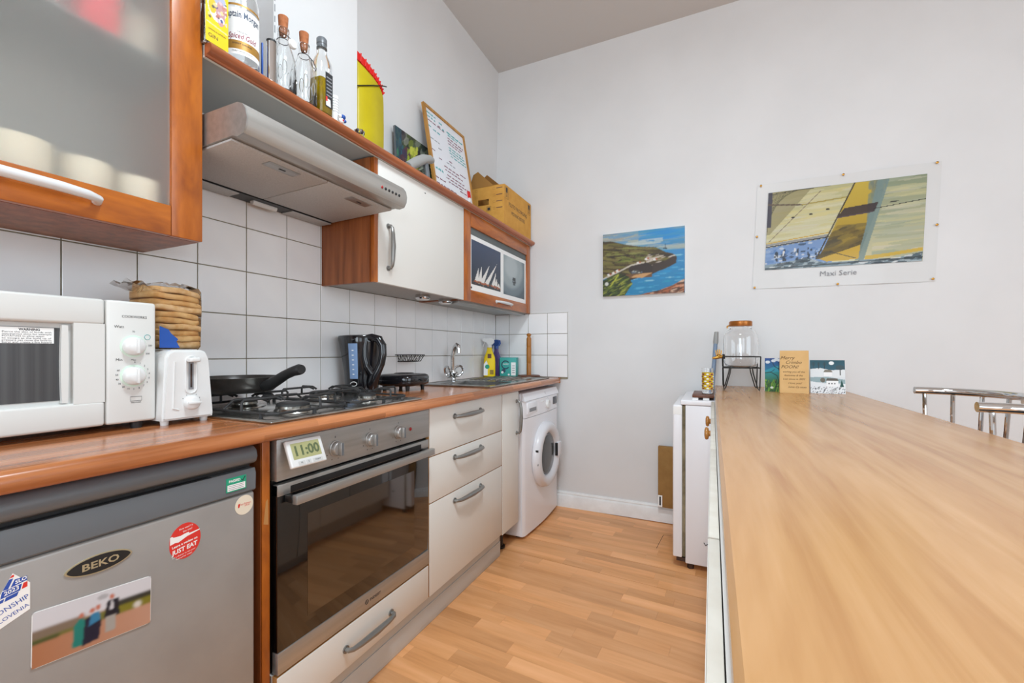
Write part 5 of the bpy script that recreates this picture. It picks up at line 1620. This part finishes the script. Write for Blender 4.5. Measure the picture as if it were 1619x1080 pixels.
P.line([(0, .285), (.20, .38), (.36, .47), (.52, .50)], .011, 'c9c2b4')
P.poly([(.36, .28), (.5, .26), (.62, .33), (.5, .33), (.4, .31)], 'c9a070')
for c in ((.08, .345), (.14, .37), (.19, .40), (.45, .50), (.55, .55), (.65, .53)):
    P.disc(c, .022, .018, 'e4e0da'); P.disc((c[0] + .02, c[1] + .008), .012, .014, 'b5643c')
grass = P.poly_mask([(0, 0), (.28, 0), (.38, .18), (.33, .30), (.20, .36), (0, .26)])
P.put(grass, '3a4620')
P.dabs(grass, 200, ['55682a', '7f8c36', '2a361a', 'a8ac4a', '222a14', '3f4a24'], .03, .008, .8, .6)
P.line([(.10, .16), (.2, .33)], .006, 'c3c64a'); P.disc((.05, .20), .025, .03, 'd4d4cc')
rock = P.poly_mask([(.46, 0), (.72, .06), (.86, .12), (1, .21), (1, 0)])
P.put(rock, '8a5a3c'); P.dabs(rock, 60, ['b06a44', '6a4430', 'c98a68', '4a3228', 'd8b8a0'], .04, .012, .8, .3)
P.blur(1)
P.build('picture', 'print_matt', r, (px0, BACK - .0226, pz0), XR, ZU, px1 - px0, pz1 - pz0)

r = thing('sailing_poster', 'large white-bordered yacht poster lettered Maxi Serie, pinned to the end wall', 'poster', (2.14, BACK, 1.45))
def bend(s, t):
    return .0015 + .0035 * (math.sin(PI * 2 * s) ** 2) * (math.sin(PI * t) ** 2 * .5 + (abs(t - .5) * 2) ** 3)
po, pr_, pu = Vector((1.716, BACK - .0008, 1.462)), Vector((.821, 0, -.010)).normalized(), Vector((.026, 0, .615)).normalized()
P = Pic(40, 30, 'dededd')
P.build('sheet', 'print_gloss', r, po, pr_, pu, .823, .614, bend=bend)
P = Pic(220, 150, 'c9c49a')
P.grad(P.T > -1, 'd3cfae', 'b9b58a', 't', .3, 1.0)
P.grad(P.S > .62, 'c9c3a0', '8f9a80', 't', .1, 1.0)
P.dabs((P.S < .66) & (P.T > .3), 90, ['d8d2b4', 'c9bd7a', 'cfcac0', 'b9b48a', 'd6c98a'], .12, .02, .35, .1)
P.dabs((P.S > .70), 70, ['a8b09a', 'cfc9b4', 'd0c99a', 'b4b8a4', '93a08c'], .12, .018, .4, .06)
P.put(P.poly_mask([(0, 1), (.30, 1), (.02, .45), (0, .45)]), '9a926a', .8)
for k in range(24):
    P.line([(0, 1 - k * .024), (.27 - k * .01, 1)], .0016, ['6f6a4a', '8a845c', '4a4636'][k % 3], .68, .6)
P.put((P.S < .03) & (P.T > .55), '4a4652')
P.line([(0, .97), (.22, .995), (.42, 1.0)], .004, '3a3630'); P.line([(0, .845), (.24, .80)], .009, '6a5a48'); P.line([(.24, .80), (.56, .84)], .007, 'a8984a')
P.line([(.02, .36), (.36, .95)], .003, '8a7a6a')
for c in ((.18, .65), (.30, .67), (.41, .71)):
    P.disc(c, .012, .012, '3f3a30')
P.poly([(0, .30), (.42, .37), (.42, .40), (0, .33)], '9a9a98')
P.line([(0, .29), (.42, .365)], .007, '2c3038'); P.line([(0, .34), (.42, .42)], .006, 'c9a850')
P.put(P.poly_mask([(0, 0), (.46, 0), (.42, .355), (0, .28)]), '7f9cc4')
P.dabs(P.poly_mask([(0, .04), (.44, .04), (.42, .34), (0, .27)]), 80, ['5f86b8', 'a3b8d4', '3a4a5c', 'd0d4d8', '8aa6cc'], .02, .014, .8)
for x in (.06, .12, .20, .29, .34):
    P.dabs(P.poly_mask([(x, .1), (x + .03, .1), (x + .03, .26), (x, .26)]), 6, ['22303c', 'dcdcdc', '3a3f48'], .008, .02, .9)
sail = P.poly_mask([(.575, 1), (.775, 1), (.62, .08), (.35, .10), (.39, .20)])
P.put(sail, 'c2a83a')
P.grad(sail & (P.T > .5), 'b79c34', 'c7b04a', 't', .5, 1)
P.grad(sail & (P.T <= .5), '6b5a24', 'b79c34', 't', .15, .5)
P.dabs(sail & (P.T < .5), 60, ['7d6a2a', '55481f', 'a08a34', '4f4a38'], .05, .03, .5, .4)
P.dabs(sail & (P.S > .66) & (P.T > .2), 40, ['7f8c78', '6a7a78', '93a08c'], .02, .06, .5)
P.put(P.poly_mask([(.715, 1), (.785, 1), (.655, .06), (.60, .06), (.64, .3)]), '7c9290', .85)
P.line([(.575, 1), (.35, .10)], .005, '4a4230'); P.put(P.poly_mask([(.515, .70), (.725, .735), (.705, .63), (.47, .585)]), '3f2f30', .95); P.put(P.poly_mask([(.48, .60), (.70, .635), (.695, .62), (.47, .585)]), '5a4a50')
P.poly([(.37, .10), (.63, .24), (.62, .07), (.42, .06)], 'c9a83a'); P.line([(.44, .18), (.6, .085)], .004, '3a3a30')
P.poly([(.66, .05), (1, .12), (1, .16), (.80, .12), (.66, .10)], 'cdb04a')
P.line([(.70, .66), (1.0, .715)], .004, '2c2c28'); P.line([(.80, .72), (.84, .725)], .006, '3a3a38')
foam = P.poly_mask([(0, 0), (1, 0), (1, .11), (.86, .06), (.7, .055), (.4, .05), (.3, .12), (.15, .09), (0, .06)])
P.put(foam, '8fa0a8'); P.dabs(foam, 90, ['d8dcdc', '5f7078', '3c4c54', 'b0bcc0', '2f3c44'], .025, .012, .8, .1)
P.line([(0, .012), (.5, .03), (1, .05)], .008, '2f3c40', k=.8)
P.build('picture', 'print_gloss', r, po + pr_ * .0585 + pu * .108 + Vector((0, -.0062, 0)), pr_, pu, .708, .449)
text('title_lettering', 'Maxi Serie', 'grey_print', r, po + pr_ * .411 + pu * .068 + Vector((0, -.0062, 0)), pr_, pu, .040, .165)
for s_, t_ in ((.0125, .012), (.5, .012), (.985, .02), (.012, .5), (.99, .47), (.022, .985), (.5, .99), (.975, .988)):
    c_ = po + pr_ * (.823 * s_) + pu * (.614 * t_)
    pn = MB().lathe([(.0022, 0), (.0022, -.006), (.006, -.007), (.006, -.0095), (.003, -.011), (0, -.011)], c=(c_.x, BACK - .0025, c_.z), axis='y', n=12)
    pn.build('drawing_pin', 'gold_metal', r)

# ------------------------------------------------------------------ breakfast bar and what stands round it
BX0, BX1 = 1.5125, 2.140
r = thing('breakfast_bar', 'pale beech breakfast bar with white cupboard doors beneath', 'breakfast bar', (1.8, 1.2, 0.0))
prof = [(BX0 + .004, .852), (BX0, .857), (BX0, .878), (BX0 + .006, BT), (BX1 - .006, BT), (BX1, .878), (BX1, .857), (BX1 - .004, .852)]
MB().prism(prof, 'y', 0.03, BACK - .001).build('bar_top', 'beech', r)
box('carcass', 'carcass', r, 1.5095, 1.95, 0.06, 2.318, 0.10, 0.851)
box('plinth', 'carcass', r, 1.56, 1.93, 0.06, 2.318, 0.0, 0.10)
box('end_support', 'carcass', r, 1.87, 1.95, 2.915 - .05, 2.915, 0.0, 0.851)
yy = [0.06, 0.62, 1.185, 1.75, 2.318]
for i in range(4):
    d_ = box('door', 'white_edge', r, 1.4955, 1.5085, yy[i] + .002, yy[i + 1] - .002, 0.105, 0.848, .0015)
    box('door_face', 'white_laminate', d_, 1.4949, 1.4955, yy[i] + .003, yy[i + 1] - .003, 0.106, 0.847)
    if i >= 2:
        MB().lathe([(.011, 0), (.009, -.003), (.010, -.005), (.0185, -.007), (.0215, -.012), (.0195, -.017), (.011, -.0195), (0, -.020)], c=(1.4949, (1.60, 1.88)[i - 2], 0.815), axis='x', n=22).build('knob', 'pine_knob', d_, angle=60)

# white fridge under the far end of the bar
r = thing('larder_fridge', 'old white undercounter fridge at the far end of the bar, with a brown door seal', 'fridge', (1.6, 2.6, 0.0))
box('body', 'appliance_white', r, 1.377, 1.86, 2.332, 2.860, 0.03, 0.822, .004)
box('top_plate', 'appliance_white', r, 1.355, 1.86, 2.328, 2.864, 0.823, 0.848, .005, 3)
d_ = box('door', 'appliance_white', r, 1.3185, 1.3625, 2.330, 2.862, 0.055, 0.8215, .006, 3)
box('hinge_cap', 'sticker_white', d_, 1.3205, 1.360, 2.3285, 2.3298, 0.775, 0.815)
box('door_seal', 'gasket', r, 1.363, 1.3765, 2.334, 2.858, 0.060, 0.818)
box('hinge', 'rust', r, 1.335, 1.385, 2.336, 2.36, 0.035, 0.054)
for x, y in ((1.40, 2.36), (1.82, 2.36), (1.40, 2.83), (1.82, 2.83)):
    MB().tube([(x, y, 0), (x, y, .03)], .016, 12).build('foot', 'rust', r)
MB().tube([(1.462, 2.3312, .148), (1.470, 2.3305, .136), (1.482, 2.3312, .146)], .002, 6).build('scuff', 'dark_print', r)

tag(box('flat_box', 'packet_brown', None, 1.188, 1.40, 2.868, 2.906, 0.1085, 0.492, .003), 'flat brown cardboard packet standing behind the white fridge', 'cardboard box')
lb = bpy.data.objects['flat_box']
box('parcel_label', 'sticker_white', lb, 1.1885, 1.214, 2.8672, 2.8679, 0.112, 0.185)
box('label_code', 'dark_print', lb, 1.196, 1.206, 2.8666, 2.8671, 0.122, 0.176)

r = thing('chopping_board', 'dark wooden board on white pads, on top of the old white fridge', 'board', (1.45, 2.46, 0.849))
box('board', 'dark_board', r, 1.408, 1.508, 2.352, 2.60, 0.8605, 0.8755, .003)
for x, y in ((1.42, 2.37), (1.47, 2.37), (1.42, 2.57), (1.49, 2.57)):
    box('pad', 'sticker_white', r, x - .012, x + .016, y - .012, y + .012, 0.8485, 0.8603)

gx, gy = 1.478, 2.43
r = thing('patterned_tumbler', 'glass tumbler with rows of yellow and purple print, on the dark board', 'tumbler', (gx, gy, .876))
MB().lathe(shell([(.0245, 0), (.0265, .003), (.0265, .012), (.028, .13)], .0025), n=32).build('glass', 'clear_glass', r, world=False)
MB().lathe([(.0262, .022), (.0272, .108), (.0268, .108), (.0258, .022)], n=32).build('print_band', 'yellow_label', r, world=False)
for j in range(7):
    for i in range(8):
        t = 2 * PI * (i + .5 * (j % 2)) / 8
        z = .028 + j * .012
        rr = .0270 + .001 * j / 7
        mb = MB()
        mb.ball((0, 0, 0), .0012, .0068, .0036, 6)
        Mx = Matrix.Translation((rr * math.cos(t), rr * math.sin(t), z)) @ Matrix.Rotation(t, 4, 'Z')
        mb.xf(0, Mx).build('print_motif', 'maroon_text' if (i + j) % 2 else 'sticker_white', r, world=False)

r = thing('broom_handle', 'blue-grey tubular handle with a darker grip, standing behind the bar end', 'handle', (1.497, 2.70, .8485))
MB().tube([(1.497, 2.70, .8490), (1.517, 2.79, 1.135)], .0115, 12).build('shaft', 'blue_grey', r)
MB().tube([(1.517, 2.79, 1.135), (1.518, 2.794, 1.15), (1.522, 2.81, 1.205), (1.522, 2.81, 1.208)], [.0125, .0145, .012, .009], 12).build('grip', 'grey_tool', r)

# drinks dispenser on its wire stand
jx, jy = 1.640, 2.672
r = thing('wire_stand', 'black wire stand with hairpin legs carrying the glass jar', 'stand', (jx, jy, BT))
hs = .0885
def sq(z, h):
    return [(jx - h, jy - h, z), (jx + h, jy - h, z), (jx + h, jy + h, z), (jx - h, jy + h, z)]
MB().tube(sq(1.064, hs), .003, 8, closed=True).build('top_ring', 'dark_wire', r)
MB().tube(sq(1.004, hs), .003, 8, closed=True).build('shelf_ring', 'dark_wire', r)
MB().tube([(jx - hs, jy - hs, 1.004), (jx + hs, jy + hs, 1.004)], .003, 6).build('cross_wire', 'dark_wire', r)
MB().tube([(jx + hs, jy - hs, 1.004), (jx - hs, jy + hs, 1.004)], .003, 6).build('cross_wire', 'dark_wire', r)
for sx in (-1, 1):
    for sy in (-1, 1):
        x, y = jx + sx * hs, jy + sy * hs
        MB().tube([(x, y, 1.064), (x - sx * .004, y, .90), (x - sx * .006, y, BT + .0033), (x - sx * .014, y, .90), (x - sx * .034, y, .975), (x - sx * .038, y, 1.004)], .003, 8).build('hairpin_leg', 'dark_wire', r)
r = thing('drinks_dispenser', 'big clear glass drinks jar with a copper lid and gold tap', 'glass jar', (jx, jy, 1.0075))
prof = [(.055, 0), (.072, .006), (.082, .022), (.0855, .05), (.0855, .150), (.082, .175), (.070, .195), (.056, .205), (.052, .212), (.052, .228)]
MB().lathe(shell(prof, .0035), n=48).build('jar', 'clear_glass', r, world=False, angle=60)
MB().lathe([(.0555, .222), (.057, .226), (.057, .245), (.053, .250), (0, .251)], n=36).build('lid', 'copper_lid', r, world=False)
MB().tube([(-.056, -.012, .226), (-.066, -.016, .222), (-.066, -.016, .212)], .004, 8).build('lid_clip', 'gold_metal', r, world=False)
tp = MB().tube([(-.083, -.020, .056), (-.104, -.024, .054), (-.122, -.026, .050), (-.140, -.028, .047)], [.009, .009, .009, .005], 12).build('tap', 'gold_metal', r, world=False)
MB().ball((-.108, -.024, .060), .011, .011, .010, 8).build('tap_body', 'gold_metal', tp, world=False)
for k in range(4):
    MB().tube([(-.098 - k * .007, -.024, .062), (-.094 - k * .0095, -.024, .098 - .005 * abs(k - 1.5))], .0028, 6).build('tap_prong', 'gold_metal', tp, world=False)
MB().tube([(-.078, -.019, .056), (-.089, -.021, .056)], .014, 14).build('tap_washer', 'dark_wire', tp, world=False)


# cards standing against each other on the bar
def card(name, label, cx, cy, w, h, rot, lean_, P, foot=.05):
    r = thing(name, label, 'card', (cx, cy, BT + .0004), rot)
    up_ = Vector((0, lean_, 1)).normalized()
    nrm = Vector((1, 0, 0)).cross(up_)
    f0 = [Vector((a, 0, 0)) + up_ * b for a, b in ((-w / 2, 0), (w / 2, 0), (w / 2, h), (-w / 2, h))]
    MB().add(f0 + [p - nrm * .0008 for p in f0], [(0, 1, 2, 3), (4, 5, 6, 7), (0, 1, 5, 4), (1, 2, 6, 5), (2, 3, 7, 6), (3, 0, 4, 7)]).build('front_leaf', 'paper' if P else 'kraft', r, world=False, smooth=False)
    b0 = [Vector((a, foot, 0)) if b == 0 else Vector((a, 0, 0)) + up_ * b for a, b in ((-w / 2, 0), (w / 2, 0), (w / 2, h), (-w / 2, h))]
    b0 = [p + Vector((0, .0012, 0)) for p in b0]
    MB().add(b0 + [p + Vector((0, .0008, 0)) for p in b0], [(0, 1, 2, 3), (4, 5, 6, 7), (0, 1, 5, 4), (1, 2, 6, 5), (2, 3, 7, 6), (3, 0, 4, 7)]).build('back_leaf', 'paper' if P else 'kraft', r, world=False, smooth=False)
    if P:
        P.build('picture', 'print_matt', r, f0[0] + nrm * .0004, XR, up_, w, h, world=False)
    return r, up_, nrm


P = Pic(70, 96, '1f6fb0')
P.grad(P.T > .55, '1f8aa8', '1c4f9a', 't', .55, 1); P.put(P.poly_mask([(0, .62), (.5, .75), (1, .80), (1, .5), (0, .5)]), '2fa0b4'); P.grad(P.T < .6, '2a6a2a', '2a9aa0', 't', .25, .6)
P.dabs(P.T < .36, 120, ['6fa82e', '2f5a1c', '9ac03a', '1c3a18', '4f8a2a'], .03, .03, .9, 1)
P.line([(.3, .98), (.5, .75), (1, .58)], .014, '16202c', 1.3); P.line([(.7, .98), (.72, .64)], .012, '16202c', 1.3); P.line([(.0, .55), (.3, .58), (.62, .48), (.72, .3)], .014, '14241c', 1.3); P.line([(.3, .58), (.5, .66)], .01, '14241c', 1.3)
for c in ((.15, .88), (.45, .92), (.75, .94), (.6, .96)):
    P.disc(c, .12, .045, 'dfe6ee')
for k in range(40):
    x, y = random.random(), random.random() * .3
    P.line([(x, y), (x + .05 * random.uniform(-1, 1), y + .08)], .008, '12200f', 1.3)
P.disc((.35, .12), .08, .03, 'e4e8e0')
card('greeting_card', 'blue and green woodland greetings card beside the wire stand', 1.792, 2.590, .087, .174, math.radians(-2), .12, P)
P = Pic(110, 96, 'dfe3e6')
P.grad(P.T > .70, '3a6a7c', '1f5a68', 't', .7, 1); P.put(P.poly_mask([(0, .73), (.3, .76), (.6, .70), (1, .72), (1, .5), (0, .5)]), 'e6e9ea'); P.put(P.poly_mask([(0, .48), (.5, .50), (1, .42), (1, .30), (0, .34)]), '9fb4b8')
P.disc((.62, .91), .075, .055, 'f0f2f2'); P.put(P.poly_mask([(0, .36), (.6, .26), (1, .30), (1, 0), (0, 0)]), 'eceef0')
for x, w in ((.10, .05), (.25, .04), (.42, .05)):
    P.line([(x, .74), (x, .92)], .008, '2a3a40'); P.disc((x, .88), w, .06, '3c525a', .6)
P.line([(.86, .56), (.86, .74)], .014, '1f2628'); P.disc((.86, .78), .12, .075, '4a585c', .75); P.poly([(.40, .52), (.63, .52), (.63, .64), (.40, .64)], 'f4f4f4'); P.poly([(.38, .64), (.65, .64), (.60, .71), (.43, .71)], '8a8478')
P.poly([(.46, .22), (.80, .22), (.80, .38), (.46, .38)], 'f6f6f6'); P.poly([(.44, .38), (.82, .38), (.77, .46), (.49, .46)], '6a665e'); P.disc((.36, .40), .07, .07, '7a7468')
for x in (.54, .62, .70):
    P.disc((x, .30), .018, .02, '1f2426')
P.poly([(.84, .20), (.96, .20), (.90, .42)], '1f5a52'); P.dabs(P.T < .2, 90, ['7a7a80', 'b8a8b0', '5a5f64', '9a9aa0', '3a4440'], .02, .012, .9, .6)
card('greeting_card', 'snowy village greetings card, right of the brown note', 2.016, 2.582, .143, .165, math.radians(2), .10, P)
r, up_, nrm = card('kraft_note', 'tall brown kraft card with a handwritten greeting, between the two picture cards', 1.869, 2.532, .122, .212, math.radians(0), .05, None, .030)
for k, (s_, x, z, sz) in enumerate((('Merry', -.030, .175, .024), ('Crimbo', -.004, .153, .022), ('POON!', -.020, .130, .023), ('wishing you all the', -.003, .106, .0125), ('festivities & the', -.004, .088, .0125), ('best times in 2025', -.002, .070, .0125), ('I love you!', .002, .050, .0135), ('Love Ca xxxx', .012, .031, .0135))):
    text('handwriting', s_, 'biro_ink', r, Vector((x, 0, 0)) + up_ * z + nrm * .0005, XR, up_, sz, shear=.35, world=False)

# bar stools
def stool(cx, cy, label):
    r = thing('bar_stool', label, 'bar stool', (cx, cy, 0.0), 0, 'chrome bar stools at the breakfast bar')
    MB().lathe([(.19, .0), (.195, .006), (.19, .014), (.06, .03), (.03, .05), (0, .05)], n=36).build('base', 'chrome', r, world=False)
    MB().tube([(0, 0, .03), (0, 0, .62)], .024, 16).build('column', 'chrome', r, world=False)
    MB().tube([(.12 * math.cos(t), .12 * math.sin(t), .28) for t in [2 * PI * i / 20 for i in range(20)]], .009, 8, closed=True).build('footrest', 'chrome', r, world=False)
    MB().lathe([(0, .61), (.15, .62), (.17, .635), (.172, .66), (.15, .675), (0, .68)], n=36).build('seat', 'black_matt', r, world=False)
    rr = .213
    a0, a1 = math.radians(92), math.radians(-54)
    pts = [(rr * math.cos(a0 + (a1 - a0) * i / 24), rr * math.sin(a0 + (a1 - a0) * i / 24), .940) for i in range(25)]
    MB().tube(pts, .0140, 14).build('back_rail', 'chrome', r, world=False, angle=70)
    for i in range(7):
        t = math.radians(84 - 21 * i)
        MB().tube([(.168 * math.cos(t), .168 * math.sin(t), .640), (.20 * math.cos(t), .20 * math.sin(t), .78), (rr * math.cos(t), rr * math.sin(t), .932)], .0068, 10).build('spindle', 'chrome', r, world=False)
    return r


stool(2.225, 1.985, 'chrome bar stool with a curved rail back, the one nearer the end wall')
stool(2.160, 1.385, 'chrome bar stool with a curved rail back, the one nearer the camera')
